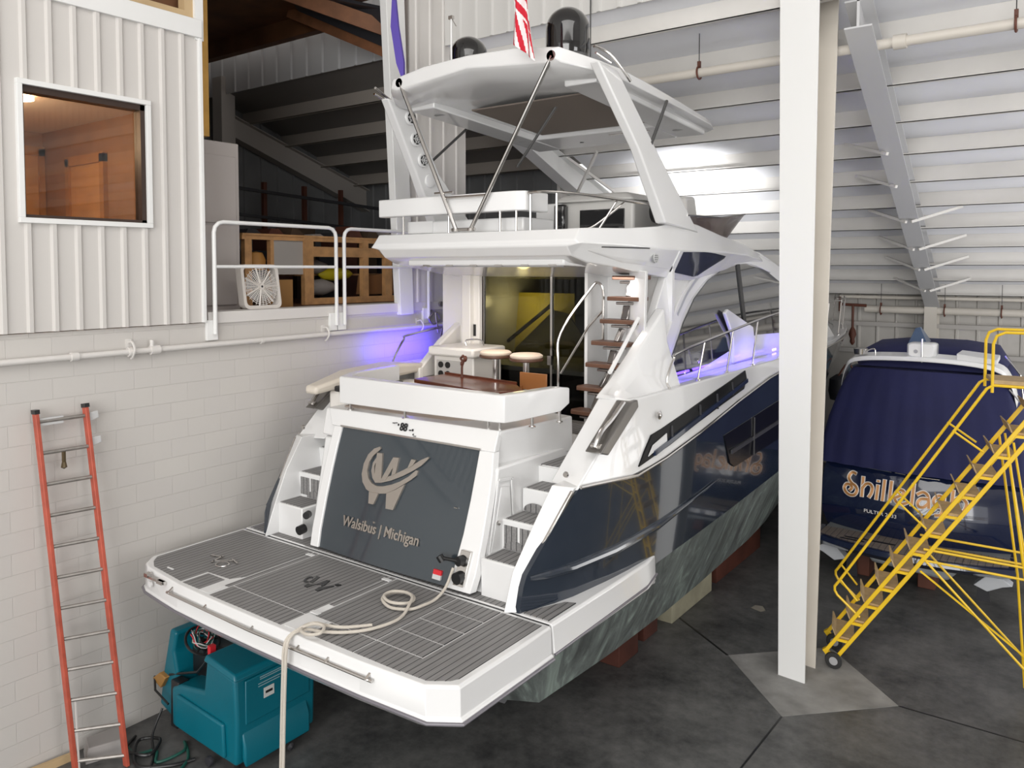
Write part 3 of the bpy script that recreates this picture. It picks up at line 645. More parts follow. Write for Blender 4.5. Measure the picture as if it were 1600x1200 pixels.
# spray rail bulge running off the quarter (knuckle over the platform)
for side in (0, 1):
    m = MB(); pts = []
    for y, z, r in ((5.52, 2.19, .02), (5.7, 2.18, .035), (6.0, 2.17, .042), (6.6, 2.17, .045), (7.4, 2.2, .035), (8.2, 2.26, .02), (9.0, 2.33, .006)):
        pts.append((P(X0 + interp(HB['belly'], y) + .005, y, z, side), r))
    m.tube([p for p, r in pts], [r for p, r in pts], 10); part(m, 'spray_knuckle', NAVY)
    # chrome rub line following the sheer
    m = MB(); pts = [lvl('sheer', t, side) for t in TS[3:]]
    m.tube([(p[0] + (.012 if not side else -.012), p[1], p[2] + .005) for p in pts], .018, 8); part(m, 'rub_rail', STEEL)
    # slanting chrome strip up the stern quarter
    a = P(-3.905, 5.57, 2.25, side); b = P(-3.745, 6.02, 2.86, side); m = MB(); m.beam(a, b, .035, .04, up=(0, 1, -1)); part(m, 'corner_strip', STEEL, bevel=.01)
    # white stern quarter: strip beside the chrome, inner face towards the steps
    m = MB(); m.loft([[P(-3.935, 5.44, 1.90, side), P(-4.03, 5.36, 1.90, side), P(-4.03, 5.9, 1.90, side), P(-3.97, 5.9, 1.90, side)],
                      [P(-3.905, 5.54, 2.22, side), P(-4.03, 5.49, 2.22, side), P(-4.03, 6.0, 2.22, side), P(-3.94, 6.0, 2.22, side)],
                      [P(-3.835, 5.78, 2.57, side), P(-3.97, 5.70, 2.57, side), P(-3.97, 6.3, 2.57, side), P(-3.86, 6.3, 2.57, side)],
                      [P(-3.735, 6.04, 2.89, side), P(-3.93, 5.96, 2.90, side), P(-3.93, 6.6, 2.90, side), P(-3.76, 6.6, 2.89, side)]])
    part(m, 'quarter_edge', GEL, bevel=.008, smooth=50)
    # navy hull windows
    m = MB(); 
    def hw(y, z, d=.02): return P(X0 + interp(HB['sheer'], y) * .5 + interp(HB['belly'], y) * .5 + d, y, z, side)
    poly = [(9.22, 2.84), (9.45, 2.46), (9.62, 2.38), (13.2, 2.42), (13.2, 3.06), (11.4, 2.98)]
    m.loft([[hw(y, z, -.02) for y, z in poly], [hw(y, z, .006) for y, z in poly]]); w_ = part(m, 'hull_window', mat('black hull glass', (.004, .004, .005), .22, spec=.35))
    m = MB(); m.beam(hw(9.45, 2.6, .02), hw(13.2, 2.72, .02), .02, .05); m.beam(hw(10.3, 2.4, .015), hw(10.3, 2.9, .015), .02, .02); part(m, 'window_bar', mat('dark window bar', (.05, .05, .055), .3), w_)
# ---- white bulwarks (upper topsides)
for side in (0, 1):
    m = MB(); rows = []
    ys_low = [6.05, 6.35, 6.9, 7.4, 8.2, 9.2, 10.2, 11.5, 13, 15, 17, 18.5, 19.3, 20.0, 20.36]
    for y in ys_low:
        # top edge position: slants forward at the stern
        yt_ = y if y > 8.0 else 6.92 + (y - 6.05) * (8.0 - 6.92) / (8.0 - 6.05)
        zt = 3.58 if y < 19 else 3.58 + (y - 19) * .02
        xs = X0 + interp(HB['sheer'], y); xt = X0 + interp(HB['sheer'], yt_) - (.03 if y < 14 else 0)
        zl = interp(ZZ['sheer'], y)
        th = .36 if y < 8.5 else .3
        if y > 19: th = min(.3, (xt - X0) * .8)
        rows.append([P(xs, y, zl, side), P(xt, yt_, zt, side), P(xt - th, yt_ + (.02 if y < 8 else 0), zt + (.0), side), P(xs - th, y + (.12 if y < 7 else 0), zl, side)])
    m.loft(rows); bw = part(m, 'bulwark', GEL, bevel=.015, smooth=30)
    # dark engine air slot in the bulwark, following its surface
    def bw_pt(y, z, d):
        for _ in range(3): pass
        k = 1.0 if y > 8 else 0.0
        zl = interp(ZZ['sheer'], y); f = max(0, min(1, (z - zl) / (3.58 - zl)))
        # invert the forward rake of the rows near the stern
        y0 = y - f * (.87 * max(0, (8 - y)) / 1.95) * .62
        x = (X0 + interp(HB['sheer'], y0)) * (1 - f) + (X0 + interp(HB['sheer'], y) - .03) * f
        return P(x + d, y, z, side)
    def bplate(q, d0, d1, nm, mm, par=yt):
        m = MB(); m.loft([[bw_pt(y, z, d0) for y, z in q], [bw_pt(y, z, d1) for y, z in q]]); return part(m, nm, mm, par)
    sl = bplate([(7.03, 2.90), (7.15, 3.03), (7.30, 3.17), (8.0, 3.27), (9.0, 3.42), (9.99, 3.555), (10.02, 3.45), (9.9, 3.33), (9.2, 3.24), (8.4, 3.12), (7.7, 3.0)], -.02, .012, 'air_slot', mat('black slot grille', (.006, .006, .007), .5, spec=.2))
    m = MB(); m.beam(bw_pt(7.32, 2.985, .02), bw_pt(10.0, 3.43, .02), .03, .05)
    part(m, 'slot_trim', mat('navy trim', (.02, .03, .06), .15, coat=.7), sl)
    for yy, z0, z1 in ((7.75, 3.08, 3.2), (8.5, 3.16, 3.32), (9.0, 3.2, 3.38), (9.5, 3.3, 3.46)):
        m = MB(); m.beam(bw_pt(yy, z0, .014), bw_pt(yy, z1, .014), .012, .02); part(m, 'slot_rib', mat('dark window bar', (.05, .05, .055), .3), sl)
    bplate([(7.20, 2.975), (7.62, 3.06), (7.62, 3.14), (7.30, 3.07)], .012, .02, 'slot_flap', GEL, sl)
    m = MB(); m.lathe([(.035, -.01), (.045, .015), (.02, .03)], P(-3.585, 7.43, 3.36, side), 'x', 14); part(m, 'fuel_cap', STEEL)
    m = MB(); m.lathe([(.022, -.01), (.03, .01), (.01, .015)], P(-3.84, 6.05, 2.99, side), 'y', 12); part(m, 'quarter_light', STEEL)
    # fairlead / cleat housing on the slanted quarter edge
    m = MB(); q = [(6.28, 3.17), (6.42, 3.13), (7.02, 3.50), (7.0, 3.575), (6.88, 3.57)]
    m.prism(q, 'x', P(-3.60, 0, 0, side)[0], P(-3.78, 0, 0, side)[0]); fl = part(m, 'fairlead', mat('dark fairlead steel', (.22, .21, .2), .3, .8), bevel=.012)
    m = MB(); m.tube(smooth_path([P(-3.68, 6.30, 3.21, side), P(-3.68, 6.42, 3.34, side), P(-3.68, 6.62, 3.43, side), P(-3.68, 6.85, 3.56, side)], 4), .025, 8); part(m, 'fairlead_roller', STEEL, fl)
    m = MB(); m.lathe([(.03, -.05), (.03, .05)], P(-3.68, 6.33, 3.22, side), 'x', 12); part(m, 'roller_pin', STEEL, fl)
# ---- foredeck / side decks (closed deck)
m = MB(); rows = []
for y in (8.6, 10, 12, 14, 16, 18, 19.3, 20.2):
    h = interp(HB['sheer'], y) - .06
    rows.append([(X0 - h, y, 3.5), (X0 - h, y, 3.56), (X0 + h, y, 3.56), (X0 + h, y, 3.5)])
m.loft(rows); part(m, 'foredeck', GEL)
m = MB(); m.hexa([(X0 - .16, 19.9, 3.3), (X0 + .16, 19.9, 3.3), (X0 + .1, 20.5, 3.2), (X0 - .1, 20.5, 3.2), (X0 - .2, 19.9, 3.6), (X0 + .2, 19.9, 3.6), (X0 + .1, 20.5, 3.6), (X0 - .1, 20.5, 3.6)]); part(m, 'bow_pulpit', GEL, bevel=.03)
# ---- side rails
for side in (0, 1):
    m = MB()
    top = [(-3.62, 7.77, 3.585), (-3.66, 7.78, 3.68), (-3.66, 7.95, 3.89), (-3.66, 8.1, 3.95), (-3.66, 9.62, 4.09), (-3.67, 11.5, 4.23), (-3.75, 13.5, 4.25), (-3.97, 15.5, 4.25), (-4.35, 18, 4.2), (-4.75, 19.5, 4.18), (-5.1, 20.3, 4.16)]
    m.tube([P(*p, side) for p in smooth_path(top, 4)], .016, 8); rl = part(m, 'side_rail', STEEL)
    for y in (8.72, 9.62, 10.55, 11.7, 13.2, 14.8, 16.5, 18.2, 19.3, 20.2):
        x = X0 + interp(HB['sheer'], y) - .08; zt = 3.92 + (min(y, 11.5) - 8) * .088
        m = MB(); m.tube([P(x, y - .12, 3.58, side), P(x + .01, y + .05, zt + .02, side)], .012, 8); m.lathe([(.03, 0), (.03, .015)], P(x, y - .12, 3.58, side), 'z', 10); part(m, 'stanchion', STEEL, rl)
# ---- blue courtesy strips + real light
for side in (0, 1):
    for y0, y1 in ((8.2, 8.35), (8.9, 9.05), (9.75, 9.95), (10.8, 10.95), (12.2, 12.4)):
        m = MB(); m.box(*sorted((P(-4.0, 0, 0, side)[0], P(-3.985, 0, 0, side)[0])), y0, y1, 3.60, 3.63); part(m, 'deck_light', BLUEL)
    if side == 0:
        for y in (8.35, 9.15, 9.95, 10.9, 12.3): area('deck_glow', (-3.72, y, 3.61), (-4.1, y, 3.70), .7, .03, 1.7, (.09, .045, 1.0), 150)
area('port_glow', (-7.86, 8.35, 3.70), (-8.2, 8.35, 3.75), 1.1, .1, 7, (.10, .05, 1.0))

# ================= swim platform
pm = MB(); zt = 1.895
out = [(-3.55, 4.22), (-3.55, 5.40), (-7.81, 5.40), (-7.80, 4.30), (-7.68, 4.17)] 
aft = [(-7.55, 4.12), (-7.2, 4.08), (-6.9, 4.05), (-6.35, 4.035), (-5.68, 4.03), (-5.0, 4.035), (-4.4, 4.045), (-3.76, 4.08)]
top = out + aft
def sc(p, f): return (X0 + (p[0] - X0) * f, 4.9 + (p[1] - 4.9) * f)
rings = []
for z, f in ((1.55, .93), (1.615, 1.008), (1.655, 1.008), (1.67, .998), (1.88, .995), (1.897, .985)):
    rings.append([(sc(p, f)[0], sc(p, f)[1] if p[1] < 5.3 else 5.40, z) for p in top])
pm.loft(rings); plat = part(pm, 'swim_platform', GEL, bevel=.006, smooth=30)
m = MB(); m.tube([(sc(p, 1.012)[0], sc(p, 1.012)[1], 1.635) for p in [(-7.81, 5.38)] + out[3:] + aft + out[:1] + [(-3.55, 5.38)]], .014, 8); part(m, 'platform_rub_rail', mat('grey rub rail', (.16, .15, .17), .3), plat)
# fixed wings of the platform beside the hull
for side in (0, 1):
    m = MB()
    m.loft([[P(x, y, z, side) for x, y in ((-3.55 - o_, 5.43), (-3.55 - o_ * .8, 7.15), (-3.60 - o_ * .5, 7.42), (-3.64, 7.5), (-3.75, 7.4), (-4.6, 5.6), (-4.6, 5.43))] for z, o_ in ((1.56, .12), (1.64, -.01), (1.68, .0), (1.885, .02), (1.90, .04))])
    wg = part(m, 'platform_wing', GEL, bevel=.008)
    m = MB(); m.tube([P(-3.545, 5.43, 1.65, side), P(-3.545, 7.1, 1.67, side), P(-3.6, 7.45, 1.69, side)], .012, 8); part(m, 'wing_rub_rail', mat('grey rub rail', (.16, .15, .17), .3), wg)
    m = MB(); m.prism([(P(-3.63, 0, 0, side)[0], 5.46), (P(-3.63, 0, 0, side)[0], 5.90), (P(-3.72, 0, 0, side)[0], 5.86), (P(-3.90, 0, 0, side)[0], 5.46)], 'z', 1.90, 1.908); part(m, 'wing_teak', TEAK, wg)
# teak pads (white caulk lines are the gaps between the pads)
def pad(poly, name='teak_pad', z=1.897, mm=TEAK, par=plat, h=.004):
    m = MB(); m.prism(poly, 'z', z, z + h); return part(m, name, mm, par)
def rect(x0, x1, y0, y1): return [(x0, y0), (x1, y0), (x1, y1), (x0, y1)]
g = .014
pad([(-7.73, 5.36), (-7.72, 4.33), (-7.63, 4.24), (-7.5, 4.17), (-6.93, 4.115), (-6.93, 4.40), (-6.60, 4.42), (-6.52, 4.55), (-6.52, 5.36)])
pad(rect(-6.89, -6.62, 4.11, 4.38))
pad([(-6.50, 5.36), (-6.50, 4.30), (-6.44, 4.30), (-6.44, 5.36)])
pad(rect(-6.42, -5.40, 4.35, 5.36)); pad(rect(-6.42, -5.40, 4.09, 4.335))
pad([(-5.385, 4.60), (-5.32, 4.60), (-5.32, 5.36), (-5.385, 5.36)])
pad(rect(-5.08, -4.56, 4.12, 4.36))
pad([(-5.30, 4.375), (-4.56, 4.375), (-4.56, 5.36), (-5.30, 5.36)])
for k in range(4): pad(rect(-4.545, -4.06, 4.375 + k * .25, 4.375 + k * .25 + .236))
pad([(-4.545, 4.12), (-4.05, 4.12), (-4.05, 4.36), (-4.545, 4.36)])
pad([(-4.045, 4.13), (-3.80, 4.14), (-3.66, 4.24), (-3.63, 4.30), (-3.63, 5.36), (-4.045, 5.36)])
pad([(-7.66, 5.46), (-7.66, 5.78), (-7.5, 5.74), (-7.45, 5.46)], mm=TEAK, par=yt, z=1.9)
# forward fixed teak between hinge line and transom
m = MB(); m.box(X0 - 1.78, X0 + 1.78, 5.43, 6.2, 1.6, 1.896); fx = part(m, 'transom_step', GEL)
pad([(-7.36, 5.45), (-7.36, 5.75), (-6.80, 5.75), (-6.80, 5.55), (-5.68, 5.54), (-4.75, 5.55), (-4.45, 5.62), (-4.45, 5.72), (-4.06, 5.72), (-4.0, 5.45)], par=fx)
for y in (5.415,): m = MB(); m.box(-7.75, -3.6, 5.404, 5.426, 1.80, 1.892); part(m, 'hinge_strip', BLACK, plat)
# emblem inlay on the deck
DE = [[(-5.97, 4.907), (-6.004, 4.916), (-6.023, 4.895), (-6.012, 4.843), (-5.982, 4.798), (-5.95, 4.782), (-5.923, 4.802), (-5.917, 4.813), (-5.963, 4.819), (-5.982, 4.838), (-5.998, 4.88), (-5.967, 4.896)], [(-5.973, 4.952), (-5.924, 4.948), (-5.873, 4.819), (-5.918, 4.819), (-5.944, 4.893)], [(-5.88, 4.723), (-5.899, 4.787), (-5.849, 4.778), (-5.827, 4.801), (-5.816, 4.94), (-5.772, 4.945), (-5.732, 4.826), (-5.758, 4.819), (-5.777, 4.864), (-5.787, 4.83), (-5.818, 4.814), (-5.825, 4.758), (-5.83, 4.716)], [(-5.725, 4.724), (-5.746, 4.79), (-5.721, 4.796), (-5.674, 4.881), (-5.644, 4.884), (-5.655, 4.844), (-5.687, 4.72)], [(-5.67, 4.91), (-5.668, 4.943), (-5.614, 4.944), (-5.629, 4.901)]]
m = MB()
for poly in DE: m.prism(poly, 'z', 1.9005, 1.907)
part(m, 'deck_emblem', BLACK, plat)
# platform hardware: grab rail on aft face, cleats, hatch latches, tie points
m = MB(); m.tube([(-7.02, 4.025, 1.80), (-5.7, 4.0, 1.80), (-4.25, 4.03, 1.80)], .014, 8)
for x in (-6.98, -6.4, -5.7, -5.1, -4.75, -4.3): m.beam((x, 4.01, 1.80), (x, 4.07, 1.84), .02, .02)
part(m, 'grab_rail', STEEL, plat)
m = MB(); m.box(-7.46, -7.1, 4.04, 4.07, 1.84, 1.865); m.box(-7.44, -7.38, 4.03, 4.08, 1.85, 1.885); m.box(-7.22, -7.12, 4.03, 4.08, 1.835, 1.865); part(m, 'stern_cleat', STEEL, plat)
m = MB(); m.lathe([(.0, -.01), (.03, -.01), (.03, .006), (.0, .006)], (-7.4, 4.075, 1.77), 'y', 14); part(m, 'round_fitting', GEL, plat)
m = MB(); m.box(-5.36, -5.12, 4.1, 4.36, 1.899, 1.903); part(m, 'locker_lid', GEL, plat)
m = MB(); m.box(-7.35, -7.25, 4.22, 4.235, 1.901, 1.908); part(m, 'deck_label', GEL, plat)
m = MB(); m.box(-6.6, -6.46, 4.1, 4.28, 1.899, 1.903); part(m, 'locker_lid', GEL, plat)
m = MB()
for a, b in (((-7.28, 4.66), (-7.13, 4.70)), ((-7.12, 4.58), (-6.95, 4.70)), ((-7.0, 4.72), (-6.85, 4.68)), ((-7.15, 4.72), (-7.1, 4.55))): m.beam((a[0], a[1], 1.912), (b[0], b[1], 1.912), .018, .012)
m.tube([(-6.96 + .07 * math.cos(t), 4.58 + .06 * math.sin(t), 1.912) for t in [k * math.pi / 8 for k in range(16)]], .007, 5, closed=True)
part(m, 'folding_cleat', STEEL, plat)
for x, y in ((-6.47, 5.28), (-5.36, 5.28), (-5.33, 4.4)):
    m = MB(); m.box(x - .05, x + .05, y - .02, y + .02, 1.905, 1.913); part(m, 'hatch_latch', GEL, plat)

# ================= transom block
def tx(z): return 5.50 + (z - 1.9) * .34   # y of the sloping transom face
m = MB()
m.hexa([(-6.80, 5.55, 1.9), (-4.44, 5.58, 1.9), (-4.42, 7.6, 1.9), (-6.90, 7.6, 1.9), (-6.90, 5.86, 3.0), (-4.45, 5.84, 3.0), (-4.43, 7.6, 3.0), (-6.93, 7.6, 3.0)])
part(m, 'transom_body', GEL, bevel=.02)
m = MB()
m.hexa([(-6.93, 5.84, 3.02), (-4.58, 5.80, 2.95), (-4.42, 7.12, 2.93), (-6.95, 7.5, 2.95), (-6.97, 5.94, 3.30), (-4.50, 5.94, 3.325), (-4.42, 7.10, 3.31), (-7.0, 7.5, 3.32)])
part(m, 'transom_upper', GEL, bevel=.02, segs=3)
# slate panel with curved sides
m = MB(); pl = []
def panel_pt(x, z, d): return (x, tx(z) - .055 - d, z)
zs = [1.93, 2.1, 2.4, 2.7, 2.95, 3.14]
L = [-6.53, -6.56, -6.585, -6.60, -6.605, -6.60]; Rr = [-4.74, -4.70, -4.67, -4.665, -4.67, -4.675]
# widths measured on the sloping face; the centre bulges aft slightly
rows = []
for z, a, b in zip(zs, L, Rr): rows.append([panel_pt(a + (b - a) * k / 8, z, .03 * math.sin(math.pi * k / 8)) for k in range(9)] + [panel_pt(a + (b - a) * k / 8, z, -.05) for k in range(8, -1, -1)])
m.loft(rows); pan = part(m, 'transom_panel', PANEL, smooth=40)
# white moulding frame around the panel
m = MB()
for s_, xs in ((0, L), (1, Rr)):
    rows = []
    for z, x in zip(zs, xs):
        o_ = (-.12 if s_ == 0 else interp([(1.93, .27), (2.4, .22), (2.95, .19), (3.14, .16)], z)); 
        if s_ == 0: rr_ = [panel_pt(x + o_, z, -.06), panel_pt(x + o_, z, .03), panel_pt(x, z, .025), panel_pt(x, z, -.06)]
        else: rr_ = [panel_pt(x, z, -.06), panel_pt(x, z, .025), panel_pt(x + o_, z, .015), panel_pt(x + o_ + .02, z, -.06)]
        rows.append(rr_)
    m.loft(rows)
m.hexa([panel_pt(-6.76, 3.14, -.06), panel_pt(-4.50, 3.14, -.06), panel_pt(-4.50, 3.14, .02), panel_pt(-6.76, 3.14, .03), panel_pt(-6.90, 3.305, -.06), panel_pt(-4.51, 3.33, -.06), panel_pt(-4.51, 3.33, 0.0), panel_pt(-6.90, 3.305, 0.0)])
part(m, 'transom_moulding', GEL, bevel=.008)
# emblem + lettering
Rm = Matrix.Rotation(math.atan2(1, .34), 3, 'X')
def fem(x, z, d): return panel_pt(x, z, .03 + d)
EM = {'crescent': [(-5.953, 3.016), (-6.026, 2.988), (-6.092, 2.922), (-6.126, 2.827), (-6.121, 2.724), (-6.084, 2.651), (-6.008, 2.592), (-5.938, 2.572), (-5.845, 2.574), (-5.73, 2.592), (-5.622, 2.644), (-5.521, 2.708), (-5.43, 2.767), (-5.373, 2.814), (-5.366, 2.86), (-5.394, 2.862), (-5.471, 2.792), (-5.572, 2.73), (-5.68, 2.684), (-5.784, 2.653), (-5.873, 2.642), (-5.948, 2.656), (-6.013, 2.696), (-6.056, 2.765), (-6.056, 2.847), (-6.015, 2.921), (-5.932, 2.995)],
 'upper_stroke': [(-5.276, 3.003), (-5.351, 2.967), (-5.451, 2.904), (-5.553, 2.844), (-5.649, 2.795), (-5.748, 2.75), (-5.832, 2.712), (-5.817, 2.683), (-5.693, 2.722), (-5.556, 2.783), (-5.434, 2.85), (-5.335, 2.915), (-5.257, 2.995)],
 'hook': [(-5.96, 2.912), (-5.996, 2.852), (-5.993, 2.774), (-5.954, 2.709), (-5.901, 2.671), (-5.817, 2.683), (-5.832, 2.712), (-5.891, 2.708), (-5.938, 2.751), (-5.968, 2.825), (-5.947, 2.875)],
 'left_bar': [(-5.967, 2.954), (-5.891, 2.958), (-5.827, 2.712), (-5.928, 2.702)],
 'middle_bar': [(-5.729, 2.941), (-5.655, 2.946), (-5.765, 2.716), (-5.831, 2.709)],
 'third_bar': [(-5.70, 2.942), (-5.649, 2.946), (-5.649, 2.795), (-5.70, 2.77)],
 'right_bar': [(-5.478, 2.956), (-5.417, 2.954), (-5.441, 2.905), (-5.505, 2.866)],
 'left_leg': [(-5.954, 2.577), (-5.818, 2.583), (-5.856, 2.47), (-5.926, 2.471)],
 'right_leg': [(-5.709, 2.6), (-5.602, 2.65), (-5.495, 2.716), (-5.575, 2.465), (-5.675, 2.462)]}
m = MB()
for k, q in enumerate(EM.values()): m.loft([[fem(x, z, -.01) for x, z in q], [fem(x, z, .015 + .0012 * k) for x, z in q]])
part(m, 'metal_monogram', EMBL, pan)
text('port_lettering', 'Walsibus | Michigan', EMBL, pan, .145, (-5.705, tx(2.25) - .055 - .036, 2.245), Rm, .006, .93, .0022)
m = MB(); q = Vector((-5.805, tx(2.305) - .095, 2.305)); m.box(q.x - .01, q.x + .01, q.y, q.y + .01, q.z - .008, q.z + .008); part(m, 'accent_dot', EMBL, pan)
m = MB(); m.hexa([panel_pt(-4.93, 1.97, -.01), panel_pt(-4.83, 1.97, -.01), panel_pt(-4.83, 1.97, .026), panel_pt(-4.93, 1.97, .026), panel_pt(-4.93, 2.01, -.01), panel_pt(-4.83, 2.01, -.01), panel_pt(-4.83, 2.01, .026), panel_pt(-4.93, 2.01, .026)]); part(m, 'white_sticker', LTGREY, pan)
m = MB(); m.hexa([panel_pt(-4.93, 2.01, -.01), panel_pt(-4.83, 2.01, -.01), panel_pt(-4.83, 2.01, .026), panel_pt(-4.93, 2.01, .026), panel_pt(-4.93, 2.05, -.01), panel_pt(-4.83, 2.05, -.01), panel_pt(-4.83, 2.05, .026), panel_pt(-4.93, 2.05, .026)]); part(m, 'red_sticker', RED, pan)
m = MB(); m.box(-4.84, -4.80, tx(2.6) - .08, tx(2.6) - .06, 2.6, 2.608); part(m, 'panel_latch', STEEL, pan)
text('model_number', '88', BLACK, pan, .115, (-5.70, tx(3.232) - .079, 3.232), Rm, .004, .9, .0015)
m = MB()
for x, z, w_, h_ in [(q0 + .13, q1 - .02, q2, q3) for q0, q1, q2, q3 in ((-5.98, 3.28, .03, .007), (-5.945, 3.285, .02, .006), (-5.91, 3.27, .008, .022), (-5.735, 3.235, .022, .010), (-5.70, 3.24, .010, .022), (-5.68, 3.20, .008, .015), (-5.655, 3.188, .035, .005))]: m.box(x - w_ / 2, x + w_ / 2, tx(z) - .085, tx(z) - .07, z - h_ / 2, z + h_ / 2)
part(m, 'name_script', BLACK, pan)
# bright strip above the panel
m = MB(); m.beam(panel_pt(-6.61, 3.150, .035), panel_pt(-4.66, 3.150, .03), .012, .018); part(m, 'panel_top_strip', STEEL, pan)
# locker door on the starboard side of the transom body, shower and shore power
m = MB()
def sd(y, z, d): return (-4.437 + d, y, z)
q = [(5.70, 2.24), (6.04, 2.20), (5.99, 2.80), (5.86, 2.82)]
m.loft([[sd(y, z, -.01) for y, z in q], [sd(y, z, .012) for y, z in q]]); ld = part(m, 'locker_door', GEL, bevel=.004)
q2 = [(5.67, 2.18), (6.09, 2.14), (6.03, 2.87), (5.83, 2.89)]
m = MB()
for a, b in zip(q2, q2[1:] + q2[:1]): m.beam(sd(*a, .004), sd(*b, .004), .012, .03)
part(m, 'door_surround', GEL, ld, bevel=.003)
m = MB(); m.lathe([(.0, 0), (.022, 0), (.022, .02), (.0, .022)], sd(5.80, 2.50, .012), 'x', 12); part(m, 'door_latch', STEEL, ld)
def aftface(x, z, d): return (x + .06, tx(z) - .055 - .02 - d, z)
m = MB(); m.hexa([aftface(-4.72, 1.98, 0), aftface(-4.60, 1.98, 0), aftface(-4.60, 1.98, .03), aftface(-4.72, 1.98, .03), aftface(-4.70, 2.28, 0), aftface(-4.58, 2.28, 0), aftface(-4.58, 2.28, .03), aftface(-4.70, 2.28, .03)]); sh = part(m, 'inlet_plate', STEEL, bevel=.004)
m = MB(); m.tube([aftface(-4.65, 2.06, .02), aftface(-4.65, 2.06, .09)], .055, 14); part(m, 'power_inlet', BLACK, sh)
m = MB(); m.tube([aftface(-4.66, 2.2, .02), aftface(-4.67, 2.2, .09)], .045, 14); m.tube([aftface(-4.66, 2.2, .07), aftface(-4.86, 2.2, .10)], .018, 8); m.tube([aftface(-4.84, 2.17, .09), aftface(-4.87, 2.22, .12)], .035, 10); part(m, 'shore_plug', BLACK, sh)
m = MB(); m.box(-4.442, -4.432, 5.66, 5.74, 1.98, 2.11); part(m, 'warning_label', mat('grey print', (.25, .25, .25), .6))
m = MB(); m.tube([(-6.83, 5.5, 2.06), (-6.83, 5.42, 2.05)], .05, 12); m.tube([(-6.83, 5.56, 2.2), (-6.80, 5.5, 2.2)], .04, 12); part(m, 'port_plug', BLACK)
# ---- stern stairs each side
for side in (0, 1):
    for k, (y0, z) in enumerate(((5.55, 2.24), (5.87, 2.52), (6.2, 2.74), (6.52, 2.90))):
        y1 = 7.7 if k == 3 else y0 + .36
        xa, xb = -4.43, -3.98 + .04 * (k > 1)
        m = MB(); m.box(*sorted((P(xa, 0, 0, side)[0], P(xb, 0, 0, side)[0])), y0, max(y1, 7.0), 1.7, z); st = part(m, 'stern_step', GEL, bevel=.012)
        if k < 3:
            m = MB(); xa2, xb2 = sorted((P(xa + .03, 0, 0, side)[0], P(xb - .03, 0, 0, side)[0])); m.prism([(xa2, y0 + .025), (xb2, y0 + .025), (xb2, y0 + .30), (xa2, y0 + .30)], 'z', z, z + .007); part(m, 'step_tread', TEAK, st)
            cx_ = P(xa + .16, 0, 0, side)[0]
            m = MB(); m.prism([(cx_ + .13 * math.cos(R(a)), z + .01 + .085 * math.sin(R(a))) for a in range(0, 181, 15)], 'y', y0 + .305, y0 + .315); part(m, 'kick_pad', TEAK, st)
    m = MB(); z = 2.40; xa2, xb2 = sorted((P(-4.40, 0, 0, side)[0], P(-4.02, 0, 0, side)[0]))
    m.box(xa2, xa2 + .15, 5.864, 5.871, 2.27, 2.47); m.box(xa2 + .18, xb2, 5.864, 5.871, 2.30, 2.47); part(m, 'riser_pad', TEAK)
# ---- cockpit sole, benches and backrests
m = MB(); m.box(X0 - 1.75, X0 + 1.75, 6.5, 9.0, 2.7, 2.895); part(m, 'cockpit_floor', GEL)
m = MB(); m.box(X0 - 1.72, X0 + 1.72, 6.54, 8.95, 2.895, 2.905); part(m, 'cockpit_teak', TEAK)
BR = GEL
def barsec(x, y, nx, ny, z0=3.435, z1=3.68, th=.13): return [(x, y, z0), (x - nx * .0, y - ny * .0, z1 - .01), (x + nx * .015, y + ny * .015, z1), (x + nx * th, y + ny * th, z1), (x + nx * th, y + ny * th, z0)]
m = MB()
m.loft([barsec(-6.97, 7.0, .9, 0, 3.38), barsec(-6.88, 6.2, .9, .3, 3.38), barsec(-6.70, 5.90, .5, .9, 3.385), barsec(-5.6, 5.87, 0, 1, 3.40), barsec(-4.52, 5.87, -.3, 1, 3.42), barsec(-4.42, 5.90, -.8, .5, 3.42), barsec(-4.38, 6.05, -1, 0, 3.42), barsec(-4.28, 6.65, -1, 0), barsec(-4.27, 6.80, -1, 0, 3.50, 3.66)])
part(m, 'seat_backrest', BR, bevel=.012, segs=3, smooth=50)
for x, y in ((-6.6, 5.97), (-5.75, 5.95), (-4.66, 5.96), (-4.55, 6.0), (-4.42, 6.35), (-4.34, 6.72)):
    m = MB(); m.tube([(x, y, 3.30), (x, y, 3.45)], .016, 10); m.lathe([(.035, 0), (.035, .01)], (x, y, 3.31), 'z', 10); part(m, 'backrest_post', STEEL)
m = MB(); m.box(-6.85, -4.6, 6.1, 6.5, 3.24, 3.315); part(m, 'seat_base', mat('taupe seat vinyl', (.40, .33, .28), .6), bevel=.01)
m = MB(); m.box(-7.1, -6.7, 6.6, 7.4, 2.9, 3.3); m.box(-7.35, -7.0, 6.3, 7.6, 2.9, 3.42); part(m, 'port_bench', GELI, bevel=.04)
m = MB(); m.box(-7.14, -6.78, 6.2, 7.0, 3.43, 3.50); part(m, 'bench_cushion', BLACK, bevel=.02)
# cockpit side wall (port) and bulwark inner coaming
for side in (0, 1):
    m = MB(); m.hexa([P(-3.95, 6.9, 2.9, side), P(-3.93, 6.9, 2.9, side), P(-3.93, 9.0, 2.9, side), P(-3.95, 9.0, 2.9, side), P(-3.97, 7.2, 3.56, side), P(-3.90, 7.2, 3.56, side), P(-3.90, 9.0, 3.56, side), P(-3.97, 9.0, 3.56, side)])
    part(m, 'inner_coaming', GELI, bevel=.01)
